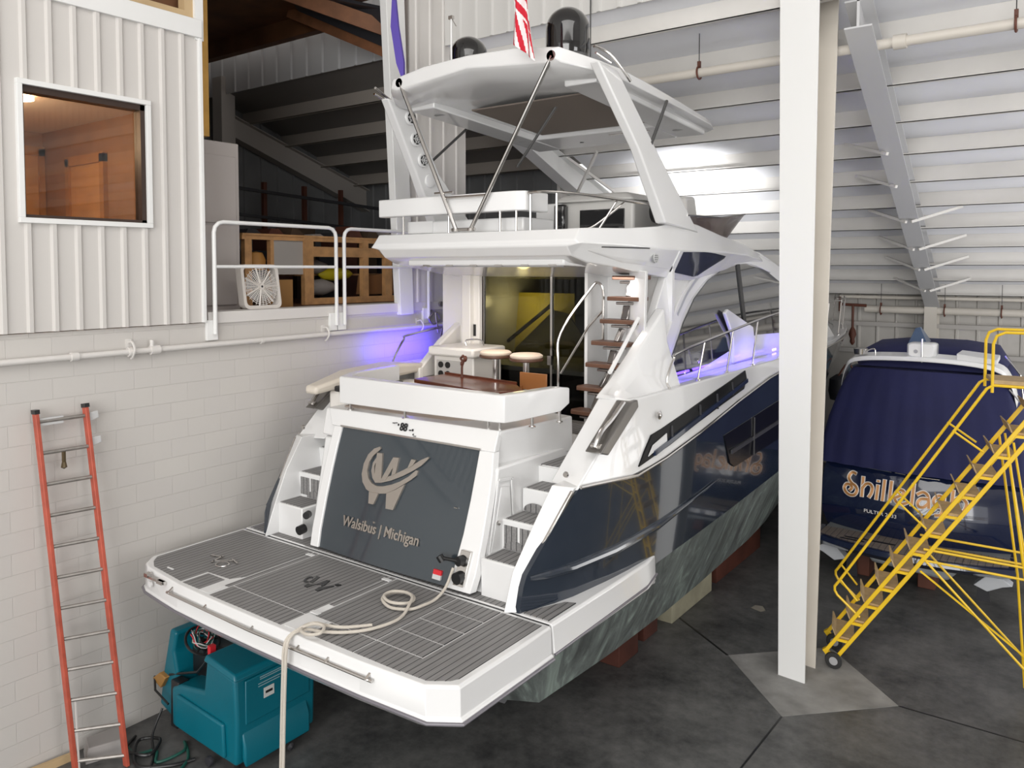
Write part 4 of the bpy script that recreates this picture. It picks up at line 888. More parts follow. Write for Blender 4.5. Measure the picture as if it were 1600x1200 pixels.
# port coaming curve seen above the backrest
m = MB(); m.loft([[(-7.42, 6.0, 3.40), (-7.22, 6.0, 3.40), (-7.22, 6.0, 3.50), (-7.42, 6.0, 3.5)], [(-7.5, 6.6, 3.48), (-7.15, 6.6, 3.48), (-7.15, 6.6, 3.62), (-7.5, 6.6, 3.62)], [(-7.5, 7.3, 3.50), (-7.1, 7.3, 3.5), (-7.1, 7.3, 3.66), (-7.5, 7.3, 3.66)], [(-7.5, 7.9, 3.50), (-7.2, 7.9, 3.5), (-7.2, 7.9, 3.60), (-7.5, 7.9, 3.60)]]); part(m, 'port_coaming', mat('ivory gelcoat', (.66, .60, .52), .35), bevel=.04, segs=3)
# ---- wet bar unit port side of the door
m = MB(); m.box(-7.1, -6.42, 7.9, 8.5, 2.9, 3.72); wb = part(m, 'wet_bar', GELI, bevel=.02)
m = MB(); m.box(-7.14, -6.36, 7.82, 8.52, 3.72, 3.84); part(m, 'bar_lid', GELI, wb, bevel=.03)
m = MB(); m.box(-7.04, -6.62, 7.885, 7.9, 3.40, 3.66); part(m, 'switch_panel', mat('panel grey', (.5, .48, .46), .5), wb, bevel=.004)
for dx, dz in ((-6.96, 3.6), (-6.84, 3.6), (-6.96, 3.48), (-6.84, 3.48)):
    m = MB(); m.lathe([(0, -.012), (.042, -.012), (.042, .0), (0, .0)], (dx, 7.885, dz), 'y', 14); part(m, 'gauge', BLACK, wb)
m = MB(); m.tube(smooth_path([(-6.7, 8.1, 3.85), (-6.7, 8.1, 3.92), (-6.5, 8.15, 3.93), (-6.45, 8.15, 3.86)], 4), .01, 6); part(m, 'lid_handle', STEEL, wb)
# ---- aft bulkhead with sliding glass doors
m = MB()
m.box(-7.55, -6.86, 8.6, 8.72, 2.9, 4.92); m.box(-4.98, -4.86, 8.6, 8.72, 2.9, 4.92); m.box(-6.86, -4.98, 8.6, 8.72, 4.84, 4.95)
part(m, 'aft_bulkhead', GELI)
m = MB(); m.box(-6.92, -6.80, 8.50, 8.6, 3.55, 4.86); m.box(-7.05, -6.9, 8.42, 8.62, 2.9, 4.86); part(m, 'door_pillar', GELI, bevel=.01)
m = MB(); m.box(-6.91, -6.86, 8.49, 8.50, 3.94, 4.10); part(m, 'door_switch', BLACK)
door = MB(); 
for a, b, c_, d in ((-6.83, -6.79, 2.92, 4.84), (-5.03, -4.98, 2.92, 4.84), (-6.83, -4.98, 4.81, 4.85), (-6.83, -4.98, 2.9, 2.94)): door.box(a, b, 8.55, 8.62, c_, d)
dr = part(door, 'saloon_door', STEEL)
for a, b in ((-6.79, -5.66), (-5.64, -5.03)):
    m = MB(); m.box(a, b, 8.58, 8.588, 2.94, 4.81); part(m, 'door_pane', GLASSD, dr)
m = MB(); m.box(-5.675, -5.645, 8.56, 8.60, 2.94, 4.81); part(m, 'door_stile', STEEL, dr)
m = MB(); m.box(-6.775, -6.765, 8.56, 8.58, 3.0, 4.78); part(m, 'door_stile', STEEL, dr)
m = MB(); m.box(-5.70, -5.64, 8.53, 8.57, 3.62, 3.74); part(m, 'door_handle', STEEL, dr)
# saloon interior
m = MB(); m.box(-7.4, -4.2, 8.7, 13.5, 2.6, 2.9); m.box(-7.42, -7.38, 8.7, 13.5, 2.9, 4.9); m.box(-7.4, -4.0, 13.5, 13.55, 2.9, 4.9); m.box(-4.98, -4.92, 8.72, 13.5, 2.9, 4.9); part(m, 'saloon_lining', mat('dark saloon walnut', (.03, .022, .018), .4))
YG = mat('yellow saloon panel', (.80, .66, .10), .45)
m = MB(); m.loft([[(-7.36, 10.0, 3.55), (-6.2, 10.0, 3.45), (-6.2, 10.0, 4.5), (-7.36, 10.0, 4.5)], [(-7.36, 10.03, 3.55), (-6.2, 10.03, 3.45), (-6.2, 10.03, 4.5), (-7.36, 10.03, 4.5)]]); part(m, 'saloon_panel', YG)
m = MB(); q = [(-7.28, 3.4), (-7.2, 3.65), (-6.5, 4.25), (-6.25, 4.2), (-5.9, 3.75), (-5.6, 3.4)]; m.prism(q, 'y', 9.9, 9.93); part(m, 'saloon_seat', mat('olive lounge fabric', (.12, .11, .03), .6))
m = MB(); m.beam((-7.28, 9.8, 3.75), (-6.45, 9.8, 4.35), .03, .05); part(m, 'saloon_strut', BLACK)
m = MB(); m.box(-6.2, -5.55, 10.4, 10.42, 3.5, 3.62); m.box(-6.3, -5.1, 10.3, 10.32, 2.98, 3.06); part(m, 'saloon_glow_strip', mat('amber strip', (.7, .5, .02), .5))
point('saloon_lamp', (-6.9, 9.6, 4.3), 6, (1, .85, .4), .1)
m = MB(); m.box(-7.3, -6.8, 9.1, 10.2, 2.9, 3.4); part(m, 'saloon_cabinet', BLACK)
# ---- spiral stair to the flybridge
m = MB(); m.box(-4.86, -3.98, 8.58, 8.64, 2.9, 5.0); m.box(-4.88, -4.84, 8.1, 8.64, 2.9, 4.9) ; part(m, 'stair_wall', GEL)
st0 = None
treads = [(-4.86, -4.40, 7.70, 3.20), (-4.82, -4.30, 7.76, 3.47), (-4.74, -4.20, 7.82, 3.74), (-4.70, -4.16, 7.88, 3.99), (-4.62, -4.10, 7.94, 4.24), (-4.56, -4.10, 8.0, 4.50), (-4.53, -4.10, 8.06, 4.74)]
for a, b, y, z in treads:
    m = MB(); m.prism([(a, y + .08), (a + .04, y), (b, y - .03), (b, y + .21), (a + .03, y + .24)], 'z', z, z + .045)
    part(m, 'stair_tread', TEAKW, bevel=.006)
for (a, b, y, z), (a2, b2, y2, z2) in zip([(-4.80, -4.45, 7.75, 2.70)] + treads, treads):
    c1 = Vector(((a + b) / 2 + .05, y + .1, z + .04 if z > 2.8 else 2.92)); c2 = Vector(((a2 + b2) / 2 + .02, y2 + .1, z2))
    m = MB(); m.beam(c1, c2 - Vector((0, 0, .06)), .09, .05); m.beam(c2 - Vector((.12, 0, .03)), c2 + Vector((.12, 0, -.03)), .12, .03); part(m, 'stair_bracket', mat('polished bracket', (.35, .33, .32), .15, .9), bevel=.008)
m = MB(); m.tube(smooth_path([(-5.12, 7.9, 2.92), (-5.12, 7.9, 3.7), (-5.10, 7.92, 4.1), (-4.78, 8.05, 4.62), (-4.70, 8.1, 4.70), (-4.64, 8.12, 4.60), (-4.64, 8.12, 4.3), (-4.64, 8.12, 3.98)], 6), .017, 8)
m.tube([(-5.10, 7.92, 3.62), (-4.80, 8.05, 4.18), (-4.64, 8.12, 4.38)], .014, 8); part(m, 'stair_handrail', STEEL)
# aft facing wing panel beside the stairs
for side in (0,):
    m = MB(); m.hexa([P(-4.38, 8.12, 2.95, side), P(-4.02, 7.9, 3.2, side), P(-4.02, 7.96, 3.2, side), P(-4.38, 8.2, 2.95, side), P(-4.30, 8.12, 4.86, side), P(-3.98, 7.9, 4.84, side), P(-3.98, 7.96, 4.84, side), P(-4.30, 8.2, 4.86, side)]); part(m, 'wing_panel', GEL, bevel=.01)
# ---- superstructure sides with sail-shaped window
for side in (0, 1):
    def SX(y, z):  # side surface x : tumblehome
        return X0 + 1.745 - (y - 7.9) * .012 - (z - 3.6) * .10
    def sp_(y, z, d=0): return P(SX(y, z) + d, y, z, side)
    def plate(poly, d0, d1, name, mm, par=yt, **k):
        m = MB(); m.loft([[sp_(y, z, d0) for y, z in poly], [sp_(y, z, d1) for y, z in poly]]); return part(m, name, mm, par, **k)
    win = [(8.30, 3.58), (8.5, 3.80), (8.95, 4.22), (9.35, 4.50), (9.85, 4.72), (10.5, 4.88), (11.3, 4.94), (12.2, 4.84), (13.2, 4.55), (14.4, 4.1), (15.2, 3.75), (11.5, 3.90), (10.4, 3.76), (9.4, 3.62)]
    arch_o = [(7.15, 3.58), (7.42, 3.72), (7.9, 4.02), (8.28, 4.45), (8.6, 4.80), (8.9, 4.84), (9.3, 4.86), (10.0, 5.05), (11.0, 5.2), (12.0, 5.12), (13.2, 4.85), (14.8, 4.3), (16.0, 3.58)]
    if side: arch_o = [(8.75, 3.58), (8.78, 4.2)] + arch_o[5:]
    wall = arch_o + [(16.0, 3.5), (arch_o[0][0], 3.5)]
    plate(wall, -.10, 0, 'cabin_side', GEL, bevel=.012)
    glass = plate(win, -.02, .015, 'cabin_window', GLASSB)
    plate([(11.0, 3.84), (11.12, 3.84), (11.02, 4.93), (10.9, 4.92)], .010, .03, 'window_mullion', BLACK, glass)
    # white fin standing on the side deck in front of the glass
    m = MB(); q = [(10.45, 3.58), (10.42, 3.95), (10.12, 4.28), (10.22, 4.33), (11.2, 4.04), (11.35, 3.60)]; m.prism(q, 'x', P(-3.98, 0, 0, side)[0], P(-3.93, 0, 0, side)[0]); part(m, 'side_fin', GEL, bevel=.015)
    if side: break
    # arch mouldings: broad raised band round the window with a shadow groove
    def band(pts, w0, w1, d0, d1, name, mm, par=yt, **k):
        m = MB(); rows = []
        for i, (y, z) in enumerate(pts):
            a = pts[max(i - 1, 0)]; b = pts[min(i + 1, len(pts) - 1)]; ty, tz = b[0] - a[0], b[1] - a[1]; l = math.hypot(ty, tz); ny, nz = -tz / l, ty / l
            rows.append([sp_(y + ny * w0, z + nz * w0, d0), sp_(y + ny * w0, z + nz * w0, d1), sp_(y + ny * w1, z + nz * w1, d1), sp_(y + ny * w1, z + nz * w1, d0)])
        m.loft(rows); return part(m, name, mm, par, **k)
    curve = [tuple(p)[:2] for p in smooth_path([(p[0], p[1], 0) for p in [(7.55, 3.60), (8.0, 3.75), (8.45, 4.05), (8.85, 4.42), (9.35, 4.70), (9.9, 4.90), (10.7, 5.04), (11.5, 5.06), (12.4, 4.93)]], 4)]
    band(curve, -.13, .06, -.02, .03, 'arch_moulding', GEL, bevel=.01)
    sl = [tuple(p)[:2] for p in smooth_path([(p[0], p[1], 0) for p in [(8.72, 4.35), (9.1, 4.62), (9.6, 4.84), (10.3, 5.0), (11.2, 5.07)]], 4)]
    band(sl, -.055, -.02, .028, .034, 'arch_groove', mat('pale grey inset', (.42, .43, .47), .35))
    # slanted lower wing (coaming foot) beside the cockpit
    m = MB(); rows = []
    for y, z0, z1 in ((6.90, 3.56, 3.60), (7.1, 3.56, 3.70), (7.5, 3.56, 3.95), (8.05, 3.56, 4.32), (8.2, 3.56, 4.42)):
        rows.append([P(-3.62 - (y - 6.9) * .05, y, z0, side), P(-3.80 - (y - 6.9) * .04, y, z1 - (y - 6.9) * .28, side), P(-3.92, y + .06, z1, side), P(-4.04, y + .06, z1, side), P(-4.04, y, z0, side)])
    m.loft(rows); part(m, 'quarter_wing', GEL, bevel=.02, smooth=50)
    m = MB(); m.tube(smooth_path([P(-3.99, 7.12, 3.80, side), P(-3.99, 7.2, 3.86, side), P(-3.99, 7.6, 4.2, side), P(-3.99, 7.75, 4.33, side)], 4), .022, 8); part(m, 'wing_handrail', GEL)
    m = MB(); m.lathe([(.03, -.01), (.03, .02), (.0, .025)], sp_(9.3, 3.72, 0), 'x', 12); part(m, 'deck_filler', STEEL)

m = MB(); m.loft([[(-7.16, 7.70, 3.42), (-7.16, 7.72, 3.56), (-7.26, 7.74, 3.58), (-7.30, 7.74, 3.42)], [(-7.22, 8.2, 3.42), (-7.22, 8.2, 3.86), (-7.32, 8.2, 3.88), (-7.40, 8.2, 3.42)], [(-7.22, 8.72, 3.42), (-7.22, 8.72, 4.17), (-7.32, 8.72, 4.19), (-7.42, 8.72, 3.42)], [(-7.2, 9.0, 3.42), (-7.2, 9.0, 4.5), (-7.32, 9.0, 4.55), (-7.42, 9.0, 3.42)]]); part(m, 'port_wing', GELI, bevel=.02)
m = MB(); m.box(-7.24, -7.14, 7.66, 7.74, 3.3, 3.56); part(m, 'port_wing_foot', GELI, bevel=.015)
m = MB(); m.box(-7.5, -7.34, 8.9, 9.1, 3.4, 4.9); part(m, 'port_pillar', GELI, bevel=.02)
# ---- cabin roof / windscreen
m = MB(); rows = []
for y, h, z in ((8.6, 1.55, 4.92), (11, 1.55, 5.0), (12.8, 1.42, 4.85), (14.5, 1.2, 4.35), (16.2, .95, 3.6)):
    rows.append([(X0 - h, y, z - .1), (X0 - h, y, z), (X0 - h * .6, y, z + .06), (X0 + h * .6, y, z + .06), (X0 + h, y, z), (X0 + h, y, z - .1)])
m.loft(rows); part(m, 'windscreen', GLASSB)
# ---- flybridge deck moulding
def flyring(y, h, zl, zk, zu, inn=.12):
    # outer profile low -> knuckle -> upper, closed through the deck
    return [(X0 - h + .16, y, zl), (X0 - h, y, zk), (X0 - h + .06, y, zu), (X0 - h + .06 + inn, y, zu), (X0 - h + .10 + inn, y, 5.17 if y > 7 else zu), (X0 + h - .10 - inn, y, 5.17 if y > 7 else zu), (X0 + h - .06 - inn, y, zu), (X0 + h - .06, y, zu), (X0 + h, y, zk), (X0 + h - .16, y, zl)]
m = MB(); rows = []
for y, h, zl, zk, zu in ((6.84, 1.50, 5.10, 5.12, 5.16), (6.93, 1.50, 5.0, 5.13, 5.28), (7.15, 1.56, 4.93, 5.13, 5.29), (7.6, 1.67, 4.88, 5.12, 5.30), (8.2, 1.76, 4.80, 5.10, 5.34), (8.8, 1.80, 4.74, 5.08, 5.44), (9.2, 1.81, 4.72, 5.08, 5.40), (10, 1.79, 4.8, 5.08, 5.30), (11, 1.72, 4.9, 5.06, 5.22), (12, 1.6, 4.85, 4.98, 5.10), (12.9, 1.3, 4.8, 4.85, 4.95)):
    rows.append(flyring(y, h, zl, zk, zu))
m.loft(rows); fly = part(m, 'flybridge_deck', GEL, bevel=.012, smooth=28)
# underside: light tray and lamps above the cockpit
m = MB(); m.hexa([(-6.75, 7.05, 4.90), (-4.5, 7.05, 4.90), (-4.45, 8.5, 4.86), (-6.9, 8.5, 4.86), (-6.75, 7.05, 4.98), (-4.5, 7.05, 4.98), (-4.45, 8.5, 5.0), (-6.9, 8.5, 5.0)]); part(m, 'overhang_tray', GEL, fly, bevel=.02)
m = MB(); m.hexa([(-7.0, 7.3, 4.94), (-4.36, 7.3, 4.94), (-4.12, 8.65, 4.84), (-7.24, 8.65, 4.84), (-7.0, 7.3, 5.1), (-4.36, 7.3, 5.1), (-4.12, 8.65, 5.1), (-7.24, 8.65, 5.1)]); part(m, 'overhang_liner', GELI, fly)
for k in range(6):
    x = -6.5 + k * .36; m = MB(); m.box(x, x + .10, 7.045, 7.075, 4.895, 4.912); part(m, 'overhang_catch', STEEL, fly)
m = MB(); m.box(-6.5, -4.6, 7.1, 7.2, 4.885, 4.90); part(m, 'overhang_recess', GRAYP, fly)
area('cockpit_lamp', (-5.8, 7.7, 4.84), (-5.8, 7.7, 3), 1.2, .6, 11, (1.0, .90, .80)); area('stair_lamp', (-4.35, 8.0, 4.76), (-4.35, 8.3, 3), .3, .2, 1.6, (1.0, .94, .88))
# side details on the fly moulding: recess panel, vent, dark glass
for side in (0, 1):
    def fs(y, z, d=0):
        h = interp([(6.84, 1.50), (7.15, 1.56), (7.6, 1.67), (8.2, 1.76), (8.8, 1.80), (9.2, 1.81), (10, 1.79), (11, 1.72), (12, 1.6)], y)
        zl = interp([(6.93, 5.0), (7.6, 4.88), (8.2, 4.80), (8.8, 4.74), (9.2, 4.72), (10, 4.8), (11, 4.9)], y)
        zk = 5.10; t = max(0, (zk - z) / (zk - zl)); return P(X0 + h - .16 * min(t, 1) + d, y, z, side)
    def fs2(y, z, d=0):
        tabs = ((6.93, 7.15, 7.6, 8.2, 8.8, 9.2, 10, 11, 12), (1.50, 1.56, 1.67, 1.76, 1.80, 1.81, 1.79, 1.72, 1.6), (5.0, 4.93, 4.88, 4.80, 4.74, 4.72, 4.8, 4.9, 4.85), (5.13, 5.13, 5.12, 5.10, 5.08, 5.08, 5.08, 5.06, 4.98))
        h = interp(list(zip(tabs[0], tabs[1])), y); zl = interp(list(zip(tabs[0], tabs[2])), y); zk = interp(list(zip(tabs[0], tabs[3])), y)
        t = max(0, min(1.0, (zk - z) / (zk - zl))); return P(X0 + h - .16 * t + d, y, z, side)
    def fpatch(tab, d0, d1, name, mm, n=10, **k):
        """tab: (y, z low, z high) along the side"""
        m = MB(); rows = []; y0, y1 = tab[0][0], tab[-1][0]
        for i in range(n + 1):
            y = y0 + (y1 - y0) * i / n; a = interp([(t[0], t[1]) for t in tab], y); b = interp([(t[0], t[2]) for t in tab], y)
            zz = [a + (b - a) * q / 3 for q in range(4)]
            rows.append([fs2(y, z, d1) for z in zz] + [fs2(y, z, d0) for z in zz[::-1]])
        m.loft(rows); return part(m, name, mm, fly, **k)
    fpatch([(7.0, 5.06, 5.07), (7.6, 4.935, 5.08), (8.55, 4.86, 5.08)], -.02, .010, 'side_panel', GEL, smooth=60)
    fpatch([(7.2, 5.085, 5.095), (7.95, 5.085, 5.095)], -.01, .013, 'panel_slot', BLACK)
    fpatch([(8.58, 4.83, 5.07), (8.66, 4.83, 5.07)], -.01, .02, 'pillar_strip', GEL)
    fpatch([(8.68, 4.82, 5.06), (9.3, 4.76, 5.07), (9.6, 4.86, 5.06), (10.05, 5.0, 5.03)], -.02, .014, 'side_glass', mat('slate blue glass', (.05, .055, .075), .1, coat=.8), smooth=60)
    c = fs2(8.12, 4.99, .012); m = MB(); m.lathe([(.0, 0), (.062, 0), (.062, .015), (.05, .018), (.0, .012)] if not side else [(.0, 0), (.062, 0), (.062, -.015), (.0, -.012)], c, 'x', 20); v = part(m, 'side_vent', mat('vent grey', (.25, .26, .26), .4), fly)
    if side == 0:
        m = MB()
        for q in (-.035, -.012, .012, .035): m.box(c[0] + .004, c[0] + .022, c[1] - .04, c[1] + .04, c[2] + q - .006, c[2] + q + .006)
        m.tube([(c[0] + .018, c[1] + .058 * math.cos(q), c[2] + .058 * math.sin(q)) for q in [i * math.pi / 10 for i in range(20)]], .006, 5, closed=True); part(m, 'vent_louvre', LTGREY, v)
# ---- aft bars on the flybridge
m = MB(); m.prism([(-7.2, 7.0), (-5.12, 7.0), (-5.0, 7.06), (-5.0, 7.5), (-5.12, 7.5), (-5.14, 7.14), (-7.2, 7.14)], 'z', 5.50, 5.715); part(m, 'fly_backrest', GEL, fly, bevel=.015, segs=3)
m = MB(); m.box(-6.87, -5.12, 7.18, 7.8, 5.28, 5.44); part(m, 'fly_seat', GEL, fly, bevel=.02)
m = MB(); m.box(-6.86, -6.45, 7.165, 7.18, 5.30, 5.44); part(m, 'fly_seat_joint', GEL, fly)
for x in (-6.83, -6.1, -5.35): m = MB(); m.tube([(x, 7.06, 5.26), (x, 7.06, 5.51)], .014, 8); part(m, 'fly_post', STEEL, fly)
# V struts carrying the hardtop
m = MB()
for a, b in (((-6.72, 6.90, 7.07), (-5.90, 6.95, 5.31)), ((-4.56, 6.90, 7.05), (-5.68, 6.95, 5.31))): m.tube([a, b], .024, 10); m.lathe([(.045, 0), (.04, .03)], (b[0], b[1], b[2] - .02), 'z', 12); m.lathe([(.055, -.02), (.05, .02)], a, 'y', 12)
m.tube([(-6.22, 6.95, 5.74), (-5.94, 6.95, 5.74)], .014, 8); m.tube([(-5.96, 6.95, 5.31), (-5.62, 6.95, 5.31)], .02, 8)
m.tube([(-6.06, 6.95, 5.68), (-5.44, 6.95, 5.68)], .016, 8)
part(m, 'hardtop_strut', STEEL, fly)
m = MB(); m.tube([(-5.41, 8.3, 6.88), (-6.05, 8.35, 6.18)], .018, 8); part(m, 'rear_strut', mat('dark strut', (.12, .12, .12), .3, .6), fly)
# fly rails starboard
m = MB(); m.tube(smooth_path([(-5.02, 7.1, 5.69), (-4.75, 7.1, 5.69), (-4.45, 7.35, 5.66), (-4.12, 8.0, 5.60), (-3.98, 8.7, 5.575)], 5), .016, 8)
for a, b in (((-4.98, 7.12, 5.28), (-4.98, 7.12, 5.69)), ((-4.66, 7.15, 5.28), (-4.66, 7.15, 5.69)), ((-4.4, 7.6, 5.30), (-4.25, 7.75, 5.63)), ((-5.12, 7.05, 5.28), (-5.12, 7.05, 5.5))): m.tube([a, b], .013, 8)
m.tube(smooth_path([(-4.5, 7.45, 5.30), (-4.42, 7.55, 5.34), (-4.22, 7.85, 5.60)], 4), .013, 8)
part(m, 'fly_rail', STEEL, fly)
# helm / wet bar block on the fly deck
m = MB(); m.box(-5.55, -4.5, 8.6, 9.3, 5.17, 5.72); m.hexa([(-5.62, 8.5, 5.70), (-4.45, 8.5, 5.70), (-4.45, 9.4, 5.70), (-5.62, 9.4, 5.70), (-5.5, 8.6, 5.80), (-4.6, 8.6, 5.80), (-4.6, 9.3, 5.80), (-5.5, 9.3, 5.80)]); hb = part(m, 'fly_bar_unit', mat('grey gelcoat', (.58, .57, .55), .35), fly, bevel=.04, segs=3)
m = MB(); m.box(-5.25, -4.62, 8.585, 8.6, 5.3, 5.6); part(m, 'bar_fridge', GBLACK, hb, bevel=.004)
m = MB(); m.box(-5.58, -5.42, 8.48, 8.6, 5.28, 5.68); part(m, 'speaker_box', GBLACK, hb, bevel=.03)
m = MB(); m.box(-5.9, -5.5, 8.55, 8.9, 5.2, 5.7); part(m, 'fly_locker', GEL, hb, bevel=.02)
m = MB(); m.lathe([(.0, -.08), (.13, -.08), (.15, .0), (.13, .08), (.0, .08)], (-4.3, 8.9, 5.56), 'x', 20); m.lathe([(.0, -.06), (.08, -.06), (.09, .06), (.0, .06)], (-4.3, 8.8, 5.66), 'y', 16); part(m, 'fly_winch', BLACK, fly)
m = MB(); m.tube(smooth_path([(-4.28, 8.9, 5.3), (-4.25, 8.85, 5.6), (-4.3, 8.9, 5.75), (-4.2, 9.0, 5.7), (-4.15, 9.1, 5.3)], 5), .03, 8); part(m, 'fly_cable', BLACK, fly)
m = MB(); m.box(-4.25, -4.05, 8.9, 9.3, 5.35, 5.55); part(m, 'fly_box', DARKM, fly, bevel=.01)
m = MB(); m.hexa([(-4.35, 9.0, 5.4), (-4.0, 9.0, 5.4), (-4.05, 9.5, 5.4), (-4.35, 9.5, 5.4), (-4.3, 9.1, 5.75), (-4.05, 9.1, 5.75), (-4.1, 9.5, 5.78), (-4.3, 9.5, 5.78)]); part(m, 'seat_back', mat('grey gelcoat', (.58, .57, .55), .35), fly, bevel=.05, segs=3)
# fly windscreen (smoked) wrapping round the front
m = MB()
w0 = [(-3.98, 8.98, 5.42), (-3.98, 9.6, 5.30), (-4.0, 10.25, 5.24), (-4.4, 10.9, 5.22), (-5.68, 11.2, 5.2)]
w1 = [(-3.92, 8.85, 5.50 + .0), (-3.88, 9.8, 5.52), (-3.88, 10.65, 5.61), (-4.35, 11.2, 5.62), (-5.68, 11.5, 5.62)]
vs = []; n = len(w0)
for side in (0, 1):
    m.loft([[P(*a, side), P(*b, side), P(b[0] - .02, b[1] - .02, b[2], side), P(a[0] - .02, a[1] - .02, a[2], side)] for a, b in zip(w0, w1)])
ws = part(m, 'fly_windscreen', GLASSS, fly)
m = MB()
for side in (0, 1): m.tube([P(*p, side) for p in w1], .012, 6)
part(m, 'windscreen_rail', STEEL, ws)
m = MB(); m.loft([[(-4.6, 9.9, 5.17), (-4.1, 9.9, 5.17), (-4.1, 10.1, 5.17), (-4.6, 10.1, 5.17)], [(-4.55, 10.0, 5.5), (-4.15, 10.0, 5.5), (-4.15, 10.15, 5.5), (-4.55, 10.15, 5.5)]]); part(m, 'helm_seat', mat('taupe seat', (.2, .17, .16), .6), fly, bevel=.04)
# ---- hardtop
HT = [  # y, half width outer, zbottom, ztop at edge, crown
 (6.88, 1.17, 6.99, 7.12, 7.22), (6.93, 1.22, 6.95, 7.14, 7.24), (7.30, 1.50, 6.88, 7.03, 7.21), (7.7, 1.51, 6.88, 7.03, 7.20), (8.3, 1.51, 6.85, 7.0, 7.15), (9.2, 1.53, 6.80, 6.92, 7.07), (10.1, 1.53, 6.74, 6.84, 6.97), (10.4, 1.45, 6.73, 6.78, 6.88)]
def htz(y, i): return interp([(a[0], a[i]) for a in HT], y)
rows = []
for y, h, zb, ze, zc in HT:
    rows.append([(X0 - h, y, zb + .03), (X0 - h + .03, y, ze), (X0 - h * .55, y, ze + (zc - ze) * .75), (X0, y, zc), (X0 + h * .55, y, ze + (zc - ze) * .75), (X0 + h - .03, y, ze), (X0 + h, y, zb + .03), (X0 + h - .12, y, zb)] )
# split underside with a recess: build top skin, then rim pieces
m = MB(); rr = []
for (y, h, zb, ze, zc), row in zip(HT, rows): rr.append(row[:7] + [(X0 + h - .1, y, zb), (X0, y, zb + .10), (X0 - h + .1, y, zb)])
m.loft(rr); ht = part(m, 'hardtop', GEL, bevel=.01, smooth=30)
def under(y): return htz(y, 2)
m = MB()   # lower rim frame around the recess
for xa, xb in ((-1.36, -.95), (.95, 1.36)):
    m.hexa([(X0 + xa, 7.4, under(7.4) - .03), (X0 + xb, 7.4, under(7.4) - .03), (X0 + xb, 10.3, under(10.3) - .05), (X0 + xa, 10.3, under(10.3) - .05), (X0 + xa, 7.4, under(7.4) + .08), (X0 + xb, 7.4, under(7.4) + .08), (X0 + xb, 10.3, under(10.3) + .08), (X0 + xa, 10.3, under(10.3) + .08)])
m.hexa([(X0 - .95, 9.6, under(9.6) - .04), (X0 + .95, 9.6, under(9.6) - .04), (X0 + .95, 10.3, under(10.3) - .05), (X0 - .95, 10.3, under(10.3) - .05), (X0 - .95, 9.6, under(9.6) + .1), (X0 + .95, 9.6, under(9.6) + .1), (X0 + .95, 10.3, under(10.3) + .08), (X0 - .95, 10.3, under(10.3) + .08)])
part(m, 'hardtop_rim', GEL, ht, bevel=.015)
m = MB(); m.hexa([(X0 - .80, 7.95, under(7.95) + .012), (X0 + .95, 7.95, under(7.95) + .012), (X0 + .95, 9.55, under(9.55) + .012), (X0 - .80, 9.55, under(9.55) + .012), (X0 - .80, 7.95, under(7.95) + .03), (X0 + .95, 7.95, under(7.95) + .03), (X0 + .95, 9.55, under(9.55) + .03), (X0 - .80, 9.55, under(9.55) + .03)]); part(m, 'sunroof', BROWNL, ht)
for x, y, r_ in ((-1.15, 7.75, .09), (-1.15, 9.6, .09), (1.15, 9.9, .08), (-1.15, 8.6, .035), (-1.15, 9.1, .035), (.4, 10.0, .03), (-.4, 10.0, .03)):
    m = MB(); m.lathe([(0, 0), (r_, 0), (r_ * .9, -.012), (0, -.012)], (X0 + x, y, under(y) - .036), 'z', 18); sp_k = part(m, 'ceiling_speaker' if r_ > .05 else 'ceiling_spot', mat('speaker grey', (.30, .30, .30), .5) if r_ > .05 else BLACK, ht)
m = MB(); m.box(X0 + .2, X0 + .8, 9.72, 9.78, under(9.7) - .055, under(9.7) - .04); part(m, 'slide_rail', STEEL, ht)
